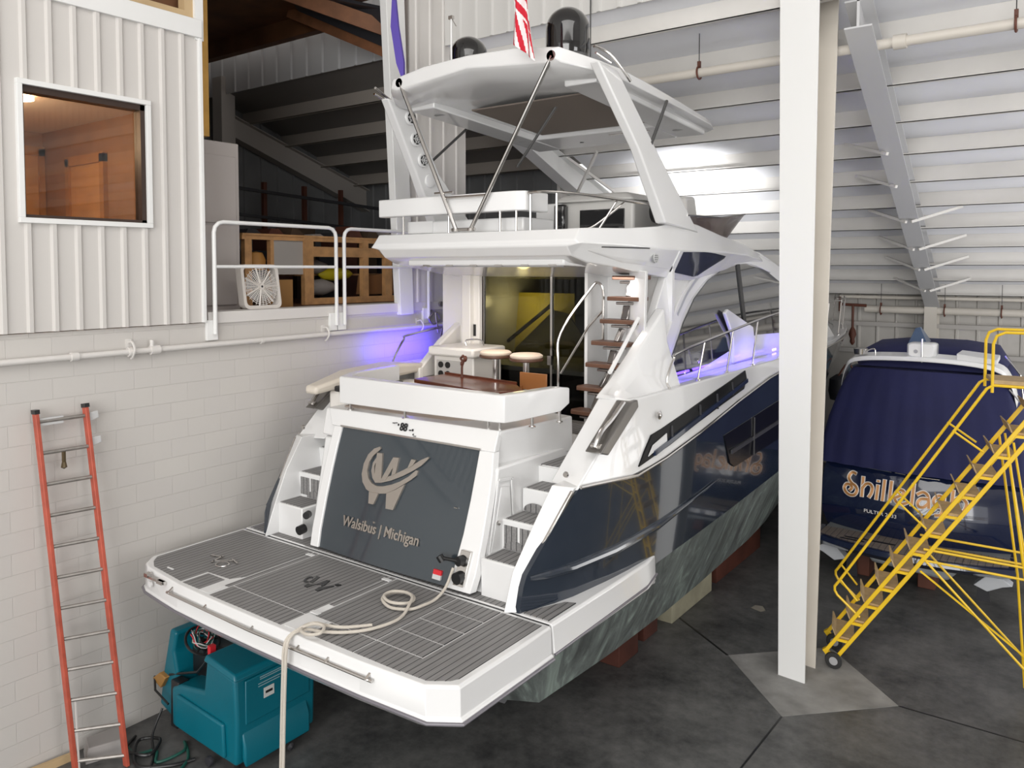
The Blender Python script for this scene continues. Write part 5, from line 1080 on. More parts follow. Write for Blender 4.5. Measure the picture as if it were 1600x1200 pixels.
# legs
for side in (0, 1):
    m = MB()
    a = [(-4.12, 7.08, 6.98), (-4.12, 7.50, 6.96), (-4.24, 7.52, 6.96), (-4.24, 7.10, 6.98)]
    mid = [(-3.98, 7.72, 6.15), (-3.98, 8.2, 6.15), (-4.10, 8.22, 6.15), (-4.10, 7.74, 6.15)]
    b = [(-3.90, 8.22, 5.38), (-3.90, 9.15, 5.30), (-4.04, 9.2, 5.30), (-4.04, 8.24, 5.38)]
    m.loft([[P(*p, side) for p in q] for q in (a, mid, b)]); lg = part(m, 'hardtop_leg', GEL, ht, bevel=.02, segs=3)
    if side:
        for (u, v) in ((719, 193),): pass
        for k, (y, z) in enumerate(((7.42, 6.80), (7.56, 6.55), (7.74, 6.30), (7.92, 6.05))):
            xx = -7.36 + .1 * 0
            t_ = (6.97 - z) / .85; xi = mx(-4.24 + .14 * min(t_, 1.15))
            m = MB(); m.lathe([(0, 0), (.095, 0), (.09, .025), (.075, .03)], (xi, y + .1, z), 'x', 24); sk = part(m, 'leg_speaker', GEL, lg)
            if k < 3:
                m = MB(); m.lathe([(0, .02), (.07, .03), (.07, .034), (0, .036)], (xi, y + .1, z), 'x', 20); part(m, 'speaker_cone', BLACK, sk)
                m = MB(); m.lathe([(0, .03), (.022, .034), (.0, .044)], (xi, y + .1, z), 'x', 12)
                for q in range(6):
                    aa = q * math.pi / 3; m.beam((xi + .038, y + .1 + .02 * math.cos(aa), z + .02 * math.sin(aa)), (xi + .038, y + .1 + .072 * math.cos(aa), z + .072 * math.sin(aa)), .006, .012)
                m.tube([(xi + .038, y + .1 + .045 * math.cos(q), z + .045 * math.sin(q)) for q in [i * math.pi / 8 for i in range(16)]], .005, 5, closed=True)
                part(m, 'speaker_grille', LTGREY, sk)
    m = MB(); m.tube([P(-4.15, 8.75, 6.85, side), P(-4.0, 8.05, 6.25, side)], .02, 8); part(m, 'leg_strut', mat('dark strut', (.12, .12, .12), .3, .6), ht)
    # open bracket at the top of the leg
    m = MB(); m.tube(smooth_path([P(-4.12, 7.0, 7.10, side), P(-4.06, 7.2, 7.06, side), P(-4.06, 7.5, 6.95, side), P(-4.08, 7.7, 6.88, side)], 4), .016, 8); m.tube([P(-4.1, 7.0, 7.03, side), P(-4.07, 7.25, 6.98, side)], .014, 8); part(m, 'leg_bracket', STEEL, ht)
# radomes, mast light
def dome(c, r, h, nm):
    m = MB(); prof = [(0, 0), (r * .96, 0), (r, .05)] + [(r, .05 + (h - r - .05) * k / 4) for k in range(1, 5)] + [(r * math.cos(R(a)), h - r + r * math.sin(R(a))) for a in range(10, 91, 10)]
    m.lathe(prof, c, 'z', 32); d = part(m, nm, GBLACK, ht, smooth=50)
    m = MB(); m.lathe([(0, -.05), (r * .8, -.05), (r * .97, .03), (0, .03)], c, 'z', 32); part(m, 'dome_base', mat('dome base grey', (.12, .12, .12), .3), d)
dome((-4.78, 7.55, 7.22), .245, .53, 'satellite_dome')
dome((-6.28, 7.65, 7.24), .235, .47, 'satellite_dome')
m = MB(); m.tube([(-6.26, 7.3, 7.2), (-6.26, 7.3, 7.85)], .012, 6); part(m, 'mast', GEL, ht)
m = MB(); m.tube([(-6.26, 7.3, 7.85), (-6.1, 7.2, 7.7)], .006, 6); m.box(-6.29, -6.23, 7.28, 7.32, 7.83, 7.87); part(m, 'mast_light', STEEL, ht)
# keel, shafts, rudders, propellers
for side in (0, 1):
    m = MB(); m.prism([(5.9, .95), (6.25, 1.0), (6.2, .25), (5.95, .28)], 'x', P(-4.98, 0, 0, side)[0], P(-5.03, 0, 0, side)[0]); part(m, 'rudder', DARKM, bevel=.01)
    m = MB(); m.tube([P(-5.0, 6.35, .55, side), P(-5.0, 8.6, .78, side)], .03, 8); sft = part(m, 'propeller_shaft', RUST)
    m = MB(); m.lathe([(.0, -.1), (.06, -.06), (.07, .06), (.0, .14)], P(-5.0, 6.5, .56, side), 'y', 12)
    for k in range(4):
        a = k * math.pi / 2 + .4; c_, s_ = math.cos(a), math.sin(a); pc = Vector(P(-5.0, 6.5, .56, side)); rx = Vector((c_, 0, s_)); tx_ = Vector((-s_, 0, c_)); yv = Vector((0, 1, 0))
        q = [pc + rx * .05 - tx_ * .03 - yv * .04, pc + rx * .2 - tx_ * .1 - yv * .06, pc + rx * .28 + tx_ * .02, pc + rx * .2 + tx_ * .12 + yv * .06, pc + rx * .05 + tx_ * .04 + yv * .04]
        m.loft([[tuple(p) for p in q], [tuple(p + yv * .012) for p in q]])
    part(m, 'propeller', DARKM, sft)
m = MB(); m.box(X0 - .08, X0 + .08, 6.8, 18.5, .28, .5); part(m, 'keel', ANTI)
# ================================================================ cockpit furniture on the yacht
t = thing('cocktail_table', (-5.8, 7.1, 2.9), 'varnished mahogany table standing in the yacht cockpit', 'table')
m = MB(); m.prism([(-6.55, 6.93), (-5.14, 6.62), (-4.98, 6.98), (-5.3, 7.30), (-6.55, 7.50)], 'z', 3.50, 3.55); m.build('tabletop', MAHOG, t, bevel=.008)
m = MB()
for a, b in (((-6.55, 7.50), (-5.3, 7.30)),): m.beam((a[0], a[1], 3.56), (b[0], b[1], 3.56), .02, .025)
m.build('table_edge', MAHOG, t)
for x, y in ((-6.1, 7.15), (-5.45, 7.0)):
    MB().lathe([(.12, 0), (.12, .015), (.035, .02), (.035, .6)], (x, y, 2.905), 'z', 14).build('pedestal', STEEL, t)
t = thing('corkscrew_ornament', (-6.15, 7.35, 3.56), 'small dark bronze twisted ornament standing on the mahogany table', 'ornament')
MB().tube(smooth_path([(-6.15, 7.35, 3.552), (-6.15, 7.35, 3.68), (-6.13, 7.35, 3.74), (-6.17, 7.35, 3.78), (-6.12, 7.35, 3.82)], 4), [.02] + [.014] * 14 + [.02, .01], 8).build('stem', RUST, t)
MB().lathe([(0, -.03), (.04, 0), (0, .03)], (-6.10, 7.35, 3.78), 'x', 10).build('blade', RUST, t)
MB().lathe([(0, -.03), (.035, 0), (0, .03)], (-6.15, 7.35, 3.72), 'x', 10).build('blade', RUST, t)
for (x, y, l) in ((-6.02, 7.85, 'round cream bar stool beside the wet bar in the yacht cockpit'), (-5.5, 7.78, 'round cream bar stool nearer the sliding door handle')):
    t = thing('bar_stool', (x, y, 2.905), l, 'stool', 'bar stools in the yacht cockpit')
    MB().lathe([(0, 0), (.18, 0), (.2, .02), (.2, .04), (.17, .06), (0, .065)], (x, y, 3.785), 'z', 28).build('seat_cushion', CREAM, t)
    MB().lathe([(0, 0), (.19, 0), (.205, .012), (.205, .035), (0, .035)], (x, y, 3.755), 'z', 28).build('seat_rim', TEAKW, t)
    MB().lathe([(.0, 0), (.17, 0), (.16, .02), (.04, .04), (.04, .86), (0, .86)], (x, y, 2.905), 'z', 18).build('pedestal', STEEL, t)
    MB().tube([(x + .15 * math.cos(a), y + .15 * math.sin(a), 3.2) for a in [i * math.pi / 10 for i in range(20)]], .01, 6, closed=True).build('foot_ring', STEEL, t)
t = thing('folding_chair', (-5.2, 7.35, 2.9), 'small wooden folding chair tucked behind the mahogany table', 'chair')
m = MB(); m.box(-5.40, -5.02, 7.5, 7.52, 3.46, 3.66); m.build('backrest', mat('varnished oak', (.33, .13, .04), .3), t, bevel=.006)
m = MB(); m.box(-5.38, -5.04, 7.3, 7.5, 3.28, 3.30); m.build('seat', mat('varnished oak', (.33, .13, .04), .3), t)
for dx in (-5.38, -5.06):
    for dy in (7.32, 7.48): MB().box(dx, dx + .025, dy, dy + .025, 2.905, 3.28 if dy < 7.4 else 3.5).build('leg', mat('varnished oak', (.33, .13, .04), .3), t)
# ================================================================ flag
m = MB(); FLW = mat('flag white', (.78, .76, .76), .8); FLR = mat('flag red', (.55, .01, .03), .8); FLB = mat('flag navy', (.05, .04, .18), .8)
t = thing('flag', (-5.0, 6.6, 7.9), 'folded striped flag hanging over the aft edge of the yacht hardtop', 'flag')
MB().tube([(-4.76, 6.84, 7.16), (-4.80, 6.60, 8.1)], .012, 8).build('flag_staff', GEL, t)
# stripes as folded ribbons; each stripe a strip of the same cloth
def cloth(u, v): # u across 0..1, v down 0..1
    x = -4.815 + .02 * v + u * (.15 + .13 * v) ; y = 6.55 + .035 * math.sin(u * 9 + v * 3); z = 7.85 - v * (.72 + .22 * u)
    return (x, y, z)
nU, nV = 48, 110; vs = []; fs = []; mi = []
for j in range(nV + 1):
    for i in range(nU + 1): vs.append(cloth(i / nU, j / nV))
for j in range(nV):
    for i in range(nU):
        a = j * (nU + 1) + i; fs.append((a, a + 1, a + nU + 2, a + nU + 1))
        u, v = (i + .5) / nU, (j + .5) / nV
        if v < .46 + .25 * u: s_ = int((v * 8.0 - u * 2.6) + 20) % 2 == 0
        else: s_ = int((u * 6.0 + (1 - v) * 2.2) + 20) % 2 == 0
        mi.append(2 if (v < .30 and u > .52 + v * 1.2) else (0 if s_ else 1))
m = MB(); m.v = vs; m.f = fs; m.mi = mi
o = m.build('flag_cloth', [FLR, FLW, FLB], t, smooth=60, recalc=False); sl = o.modifiers.new('thick', 'SOLIDIFY'); sl.thickness = .004
# ================================================================ mooring rope
rt = thing('mooring_rope', (-4.9, 4.6, 1.92), 'cream mooring rope coiled on the yacht swim platform and hanging over its aft edge', 'rope')
Z = 1.925
line = [(-4.68, 5.46, 2.12), (-4.68, 5.36, 1.98), (-4.66, 5.2, Z), (-4.66, 5.02, Z), (-4.70, 4.90, Z), (-4.86, 4.83, Z), (-5.03, 4.90, Z + .01), (-5.06, 5.03, Z + .01), (-4.97, 5.12, Z + .01), (-4.84, 5.10, Z + .01), (-4.76, 5.0, Z + .02), (-4.78, 4.90, Z + .03), (-4.90, 4.86, Z + .03), (-5.03, 4.92, Z + .03), (-5.04, 5.03, Z + .03), (-4.93, 5.09, Z + .03), (-4.80, 5.04, Z + .04), (-4.72, 4.92, Z + .03), (-4.66, 4.78, Z), (-4.64, 4.62, Z), (-4.70, 4.42, Z), (-4.82, 4.27, Z), (-4.98, 4.17, Z), (-5.10, 4.13, Z), (-5.14, 4.05, Z), (-5.155, 3.99, 1.89), (-5.16, 3.96, 1.80), (-5.17, 3.955, 1.6), (-5.20, 3.96, 1.2), (-5.22, 3.96, .8), (-5.24, 3.95, .4), (-5.25, 3.93, .03)]
MB().tube(smooth_path(line, 6), .0135, 8).build('line', ROPE, rt)
line2 = [(-4.72, 4.48, Z + .01), (-4.86, 4.30, Z + .02), (-5.0, 4.22, Z + .03), (-5.09, 4.20, Z + .03), (-5.14, 4.13, Z + .02), (-5.08, 4.05, Z + .02), (-4.97, 4.03, Z + .03), (-4.90, 4.09, Z + .04), (-4.95, 4.17, Z + .05), (-5.07, 4.17, Z + .04), (-5.13, 4.08, Z + .02), (-5.175, 3.99, 1.89), (-5.185, 3.955, 1.8), (-5.20, 3.955, 1.6), (-5.23, 3.96, 1.2), (-5.25, 3.96, .8), (-5.27, 3.95, .4), (-5.29, 3.93, .03)]
MB().tube(smooth_path(line2, 6), .0135, 8).build('hitch', ROPE, rt)
# ================================================================ keel blocks
for i, (x0, x1, y0, y1, z1, mm, l) in enumerate((
    (-5.1, -4.62, 9.2, 9.6, .52, mat('red brown block', (.07, .02, .012), .7, noise=.3), 'red-brown timber block under the stern of the yacht hull'),
    (-5.0, -4.55, 8.4, 8.9, .52, mat('red brown block', (.07, .02, .012), .7, noise=.3), 'red-brown block furthest aft under the yacht hull'),
    (-5.1, -4.55, 9.9, 11.3, .50, mat('pale sill', (.33, .31, .22), .7, noise=.2), 'long pale timber sill under the yacht hull'),
    (-5.1, -4.6, 11.6, 13.6, .50, mat('rust red sill', (.09, .025, .014), .7, noise=.3), 'rust-red sill forward of the pale sill under the yacht hull'))):
    tag(MB().box(x0, x1, y0, y1, 0, z1).build('keel_block', mm, origin=((x0 + x1) / 2, (y0 + y1) / 2, 0), bevel=.01), l, 'block')
tag(MB().box(-5.86, -5.5, 8, 18, 0, .27).build('keel_beam', mat('dark timber', (.05, .04, .035), .8), origin=(-5.68, 13, 0)), 'dark timber beam lying on the floor under the yacht keel', 'beam')
tag(MB().prism([(-3.86, 11.05), (-3.70, 11.0), (-3.66, 11.08), (-3.74, 11.2), (-3.84, 11.18)], 'z', 0.001, .004).build('paper_scrap', mat('dull paper', (.25, .23, .19), .8), origin=(-3.76, 11.1, 0)), 'small pale scrap lying on the dark floor left of the column', 'scrap')
# ================================================================ covered boat
BX = -2.12
bt = thing('covered_boat', (BX, 14.5, 0), 'dark blue motorboat under a navy canvas cover behind the yellow rolling ladder', 'boat')
def bp(m, n, mm, par=bt, **k): return m.build(n, mm, par, **k)
def bring(y, h, z0, z1, tum=.0, cv=.0):
    return [(BX - h, y, z0), (BX - h * (1 + tum), y, (z0 + z1) / 2), (BX - h * .98, y, z1), (BX - h * .5, y - cv, z1 + .02), (BX, y - cv * 1.3, z1 + .03), (BX + h * .5, y - cv, z1 + .02), (BX + h * .98, y, z1), (BX + h * (1 + tum), y, (z0 + z1) / 2), (BX + h, y, z0), (BX + h * .5, y - cv, z0), (BX, y - cv * 1.3, z0), (BX - h * .5, y - cv, z0)]
# transom hull: stacked horizontal rings would be simpler: build as loft over z
def hr(z, h, ya, yb, n=10, bow=0):
    r = []
    for k in range(n + 1):
        u = -1 + 2 * k / n; r.append((BX + h * u, ya + .30 * u * u * (1 - .2 * bow), z))
    r += [(BX + h * 1.0, yb, z), (BX + h * .6, yb + 1.6, z), (BX, yb + 2.6, z), (BX - h * .6, yb + 1.6, z), (BX - h * 1.0, yb, z)]
    return r
m = MB(); m.loft([hr(.70, 1.30, 13.10, 16), hr(.95, 1.36, 12.98, 16), hr(1.25, 1.39, 13.02, 16), hr(1.6, 1.38, 13.12, 16), hr(1.9, 1.33, 13.3, 16)]); bp(m, 'hull', SHNAVY, smooth=50)
m = MB(); m.loft([[(BX - 1.25, 13.1, .75), (BX + 1.25, 13.1, .75), (BX + .5, 13.15, .42), (BX, 13.2, .30), (BX - .5, 13.15, .42)], [(BX - 1.25, 16, .75), (BX + 1.25, 16, .75), (BX + .5, 16, .40), (BX, 16, .28), (BX - .5, 16, .42)], [(BX - .3, 20, .95), (BX + .3, 20, .95), (BX + .1, 20, .9), (BX, 20, .85), (BX - .1, 20, .9)]]); bp(m, 'hull_bottom', mat('grey bottom paint', (.17, .18, .18), .6, noise=.2), smooth=25)
m = MB(); m.hexa([(BX - .55, 12.95, .36), (BX + .5, 12.95, .30), (BX + .5, 13.4, .30), (BX - .55, 13.4, .36), (BX - .65, 12.95, .60), (BX + .75, 12.95, .60), (BX + .75, 13.4, .60), (BX - .65, 13.4, .60)]); bp(m, 'drive_tunnel', mat('grey bottom paint light', (.36, .38, .40), .6, noise=.2), bevel=.05)
m = MB(); m.loft([hr(.60, 1.30, 12.42, 13.0)[:11] + [(BX + 1.3, 13.2, .60), (BX - 1.3, 13.2, .60)], hr(.67, 1.36, 12.36, 13.0)[:11] + [(BX + 1.36, 13.2, .67), (BX - 1.36, 13.2, .67)], hr(.74, 1.34, 12.38, 13.0)[:11] + [(BX + 1.34, 13.2, .74), (BX - 1.34, 13.2, .74)]]); pf = bp(m, 'swim_platform', SHNAVY, smooth=50)
m = MB(); m.loft([hr(.742, 1.26, 12.46, 13.0)[:11] + [(BX + 1.26, 13.1, .742), (BX - 1.26, 13.1, .742)], hr(.752, 1.26, 12.46, 13.0)[:11] + [(BX + 1.26, 13.1, .752), (BX - 1.26, 13.1, .752)]]); bp(m, 'platform_teak', teak_mat('weathered boat teak', (.17, .14, .12), .09, .1), pf)
m = MB()
for x0, x1, y in ((-3.05, -2.7, 12.62), (-2.75, -2.3, 12.74), (-3.0, -2.75, 12.72)): m.box(x0, x1, y, y + .05, .752, .757)
bp(m, 'platform_slot', BLACK, pf)
for sx in (-1, 1):
    m = MB(); m.prism([(BX + sx * 1.2, .58), (BX + sx * 1.0, .58), (BX + sx * .85, .42), (BX + sx * 1.02, .36), (BX + sx * 1.2, .46), (BX + sx * 1.32, .5)], 'y', 12.7, 12.9); bp(m, 'trim_bracket', mat('white bracket', (.5, .52, .55), .5), bevel=.01)
# canvas cover (front skirt) with soft folds
m = MB(); rows = []
for z, h, ya in ((1.78, 1.43, 13.05), (2.1, 1.42, 13.12), (2.5, 1.34, 13.22), (2.9, 1.22, 13.32), (3.15, 1.12, 13.38), (3.30, 1.03, 13.42)):
    f = []
    for k in range(33):
        u = -1 + k / 16; fold = .022 * math.sin(k * 1.9 + z * 1.3) * (3.6 - z) * .5
        f.append((BX + h * u, ya + .28 * u * u + fold, z - .03 * u * u))
    rows.append(f + [(BX + h * 1.0, 15.6, z), (BX - h * 1.0, 15.6, z)])
m.loft(rows); bp(m, 'canvas_skirt', CANVAS, smooth=60)
m = MB(); rows = []
for y, h, z0, z1 in ((13.75, .95, 3.30, 3.42), (14.1, 1.08, 3.36, 3.62), (15.2, 1.05, 3.36, 3.68), (16.6, .9, 3.2, 3.5)):
    rows.append([(BX - h, y, z0), (BX - h * .85, y, z1 - .06), (BX - h * .4, y, z1), (BX + h * .4, y, z1), (BX + h * .85, y, z1 - .06), (BX + h, y, z0)])
m.loft(rows); bp(m, 'canvas_top', CANVAS, smooth=60)
m = MB(); m.box(BX - 1.35, BX + 1.35, 14.2, 18, 1.7, 2.0); bp(m, 'deck', GEL, bevel=.05)
# white radar arch
m = MB(); sec = []
arch = smooth_path([(BX - 1.22, 13.75, 2.95), (BX - 1.13, 13.6, 3.25), (BX - .95, 13.45, 3.42), (BX - .4, 13.38, 3.48), (BX + .4, 13.38, 3.48), (BX + .98, 13.45, 3.40), (BX + 1.16, 13.6, 3.2), (BX + 1.24, 13.75, 2.85)], 4)
rows = []
for p in arch: rows.append([(p.x, p.y, p.z - .04), (p.x, p.y, p.z + .03), (p.x * 1, p.y + .35, p.z + .07), (p.x, p.y + .35, p.z - .0)])
m.loft(rows); ar = bp(m, 'radar_arch', GEL, bevel=.015, smooth=50)
m = MB(); q = rrect(.2, .07, 3.62); rings = []
for d, s_ in ((0, .85), (.05, 1), (.30, 1), (.36, .85)):
    rings.append([(BX + .0 + u * s_ * 1.0, 13.45 + d, 3.62 + (v - 3.62) * s_ * .55) for u, v in q])
m.loft(rings); rd = bp(m, 'radome', GEL, ar, smooth=50)
m = MB(); m.tube([(BX + .02, 13.42, 3.44), (BX + .02, 13.42, 3.80)], .012, 6); bp(m, 'antenna_post', STEEL, ar)
m = MB(); m.lathe([(0, 0), (.03, 0), (.03, .01), (0, .01)], (BX - .07, 13.44, 3.60), 'y', 10); bp(m, 'radome_badge', GRAYP, ar)
m = MB(); m.tube(smooth_path([(BX - .78, 13.5, 3.56), (BX - .70, 13.5, 3.60), (BX - .66, 13.5, 3.58), (BX - .66, 13.5, 3.47)], 4), .012, 6); m.lathe([(.05, 0), (.10, .0), (.11, .09), (.0, .1)], (BX - .88, 13.55, 3.50), 'z', 14); bp(m, 'horn', STEEL, ar)
m = MB(); m.hexa([(BX + .48, 13.45, 3.50), (BX + 1.0, 13.5, 3.46), (BX + 1.0, 13.95, 3.50), (BX + .5, 13.9, 3.53), (BX + .48, 13.45, 3.60), (BX + 1.0, 13.5, 3.53), (BX + 1.0, 13.95, 3.57), (BX + .5, 13.9, 3.62)]); bp(m, 'folded_panel', mat('off white vinyl', (.62, .62, .62), .5), ar, bevel=.01)
m = MB(); m.loft([[(BX - .35, 14.4, 3.62), (BX - .05, 14.4, 3.62), (BX - .05, 14.9, 3.62), (BX - .35, 14.9, 3.62)], [(BX - .27, 14.6, 3.88), (BX - .20, 14.6, 3.90), (BX - .2, 14.7, 3.90), (BX - .27, 14.7, 3.88)]]); bp(m, 'canvas_peak', mat('blue grey vinyl', (.08, .12, .2), .3))
GLY = [[(-2.97, 1.63), (-3.02, 1.64), (-3.06, 1.6), (-3.07, 1.54), (-3.02, 1.48), (-2.96, 1.45), (-2.93, 1.39), (-2.96, 1.32), (-3.03, 1.3), (-3.1, 1.33), (-3.13, 1.39), (-3.1, 1.45), (-3.04, 1.45), (-3.01, 1.41), (-3.04, 1.37)], [(-2.85, 1.6), (-2.85, 1.32)], [(-2.85, 1.44), (-2.8, 1.51), (-2.74, 1.52), (-2.7, 1.47), (-2.71, 1.39), (-2.74, 1.33)], [(-2.62, 1.52), (-2.63, 1.32)], [(-2.62, 1.59), (-2.62, 1.58)], [(-2.53, 1.61), (-2.54, 1.32)], [(-2.43, 1.61), (-2.44, 1.32)], [(-2.36, 1.39), (-2.27, 1.45), (-2.25, 1.5), (-2.31, 1.51), (-2.36, 1.45), (-2.37, 1.38), (-2.32, 1.32), (-2.25, 1.32), (-2.19, 1.35)], [(-2.12, 1.62), (-2.13, 1.32)], [(-2.06, 1.49), (-1.99, 1.53), (-1.93, 1.5), (-1.91, 1.43), (-1.9, 1.32)], [(-1.93, 1.44), (-2.01, 1.43), (-2.05, 1.37), (-2.03, 1.32), (-1.97, 1.32), (-1.92, 1.37)], [(-1.72, 1.49), (-1.78, 1.51), (-1.84, 1.45), (-1.83, 1.38), (-1.77, 1.35), (-1.72, 1.4)], [(-1.71, 1.51), (-1.72, 1.34), (-1.74, 1.25), (-1.81, 1.23)], [(-1.6, 1.6), (-1.61, 1.34)], [(-1.6, 1.42), (-1.55, 1.5), (-1.49, 1.51), (-1.43, 1.46), (-1.43, 1.39), (-1.47, 1.31)]]
def hull_y(x, z):
    u = (x - BX) / 1.38; ya = interp([(.95, 12.98), (1.25, 13.02), (1.6, 13.12), (1.9, 13.3)], z); return ya + .30 * u * u
def lettering(name, mm, wd, lift):
    m = MB()
    for g_ in GLY:
        pts = [tuple(p)[:2] for p in smooth_path([(x, z, 0) for x, z in g_], 4)] if len(g_) > 2 else g_
        rows = []
        for i, (x, z) in enumerate(pts):
            a = pts[max(i - 1, 0)]; b = pts[min(i + 1, len(pts) - 1)]; tx1, tz1 = b[0] - a[0], b[1] - a[1]; l_ = math.hypot(tx1, tz1) or 1
            ex = 0
            if i == 0: ex = -wd * .5
            if i == len(pts) - 1: ex = wd * .5
            x += tx1 / l_ * ex; z += tz1 / l_ * ex
            nx_, nz_ = -tz1 / l_ * wd, tx1 / l_ * wd; y = hull_y(x, z) - lift
            rows.append([(x - nx_, y, z - nz_), (x + nx_, y, z + nz_), (x + nx_, y + .012, z + nz_), (x - nx_, y + .012, z - nz_)])
        m.loft(rows)
    return m.build(name, mm, bt, smooth=60)
lettering('boat_name_outline', WHITEL, .030, .014); lettering('boat_name', GOLD, .019, .020)
Rt = Matrix.Rotation(R(85), 3, 'X') 
text('hailing_port', 'PULTER 2133', WHITEL, bt, .075, (-2.56, 13.0, 1.12), Matrix.Rotation(R(-9), 3, 'Z') @ Rt, .002, 1.15)
m = MB()
for a, b in (((-3.02, 1.75), (-2.92, 1.745)), ((-2.84, 1.74), (-2.45, 1.735)), ((-2.4, 1.735), (-2.25, 1.73)), ((-2.1, 1.72), (-1.79, 1.72))): m.beam((a[0], hull_y(*a) - .004, a[1]), (b[0], hull_y(*b) - .004, b[1]), .006, .010)
m.build('chrome_trim', STEEL, bt)
m = MB(); m.tube([(BX + 1.15, 13.6, 3.1), (BX + 1.35, 13.4, 2.9), (BX + 1.3, 13.35, 3.35), (BX + 1.1, 13.5, 3.6)], .012, 6); bp(m, 'side_rail', STEEL)
# stands and blocks
for x, y, l in ((-3.0, 13.2, 'boat stand under the left corner of the covered boat'), (-1.2, 13.3, 'boat stand under the right corner of the covered boat')):
    s_ = thing('boat_stand', (x, y, 0), l, 'stand')
    m = MB(); m.prism([(x - .09, 0), (x + .09, 0), (x + .05, .5), (x - .05, .5)], 'y', y, y + .03); m.build('post', DARKM, s_); m = MB(); m.box(x - .12, x + .12, y - .1, y + .12, .50, .54); m.build('pad', RUST, s_)
for x, l in ((-2.88, 'rusty block under the covered boat, left one'), (-1.95, 'rusty block under the covered boat, middle one')):
    tag(MB().box(x - .12, x + .12, 13.3, 13.7, 0, .34).build('hull_block', RUST, origin=(x, 13.5, 0), bevel=.01), l, 'block')
# dim things between the yacht bow and the covered boat
t = thing('outboard_motor', (-4.25, 17.5, 0), 'dark outboard motor on a stand behind the near column', 'motor')
m = MB(); m.lathe([(0, 0), (.22, .02), (.26, .2), (.24, .45), (.1, .55), (0, .56)], (-4.25, 17.5, 2.1), 'z', 14); m.build('cowling', DARKM, t); m = MB(); m.box(-4.33, -4.17, 17.4, 17.6, 0, 2.1); m.build('shaft', DARKM, t); MB().tube(smooth_path([(-4.3, 17.4, 2.6), (-4.1, 17.4, 2.9), (-3.95, 17.4, 2.6), (-4.2, 17.4, 2.4)], 4), .02, 6).build('loose_hose', RUST, t)
t = thing('tarped_boat', (-3.5, 18.6, 0), 'dim blue-grey tarped boat behind the covered boat', 'boat')
MB().loft([[(-4.6, 18.2, 0), (-3.2, 18.2, 0), (-3.2, 19.6, 0), (-4.6, 19.6, 0)], [(-4.5, 18.3, 1.6), (-3.2, 18.3, 1.6), (-3.2, 19.5, 1.6), (-4.5, 19.5, 1.6)], [(-4.4, 18.6, 2.7), (-3.4, 18.6, 2.9), (-3.4, 19.2, 2.9), (-4.4, 19.2, 2.7)]]).build('tarp', mat('blue grey tarp', (.10, .15, .19), .6, bump=.4, bscale=3), t, bevel=.05)

# ================================================================ yellow rolling ladder
yl = thing('rolling_ladder', (-2.0, 10.3, 0), 'yellow steel rolling ladder right of the near column, in front of the covered boat', 'ladder')
def yp(m, n, mm=YEL, par=yl, **k): return m.build(n, mm, par, **k)
def SKx(y): return -.12 * (y - 10.0) / .52
def SK(m):
    m.v = [(x + SKx(y), y, z) for x, y, z in m.v]; return m
A0 = Vector((-2.56, 0, .16)); A1 = Vector((-.40, 0, 3.48)); d_ = (A1 - A0).normalized(); nn = Vector((d_.z, 0, -d_.x))
NY, FYy = 10.0, 10.52
for y in (NY, FYy):
    for off in (0, .135):
        m = MB(); a = A0 + nn * off; b = A1 + nn * off; a.y = b.y = y; a.x += SKx(y); b.x += SKx(y); m.beam(a, b, .045, .04, up=(0, 1, 0)); yp(m, 'stringer', bevel=.006)
for k in range(13):
    s_ = .26 + k * .295; c_ = A0 + d_ * s_
    m = MB(); x, z = c_.x + .02, c_.z
    m.box(x - .04, x + .17, NY + .02, FYy - .02, z - .012, z + .012); m.hexa([(x - .05, NY + .02, z + .0), (x - .035, NY + .02, z), (x - .035, FYy - .02, z), (x - .05, FYy - .02, z), (x - .09, NY + .02, z + .10), (x - .075, NY + .02, z + .10), (x - .075, FYy - .02, z + .10), (x - .09, FYy - .02, z + .10)])
    tr = yp(SK(m), 'tread', TAN)
    m = MB(); m.beam((c_.x - .02, NY, z - .03), (c_.x + .16, NY, z - .03), .03, .03); yp(m, 'tread_bracket', YEL, tr)
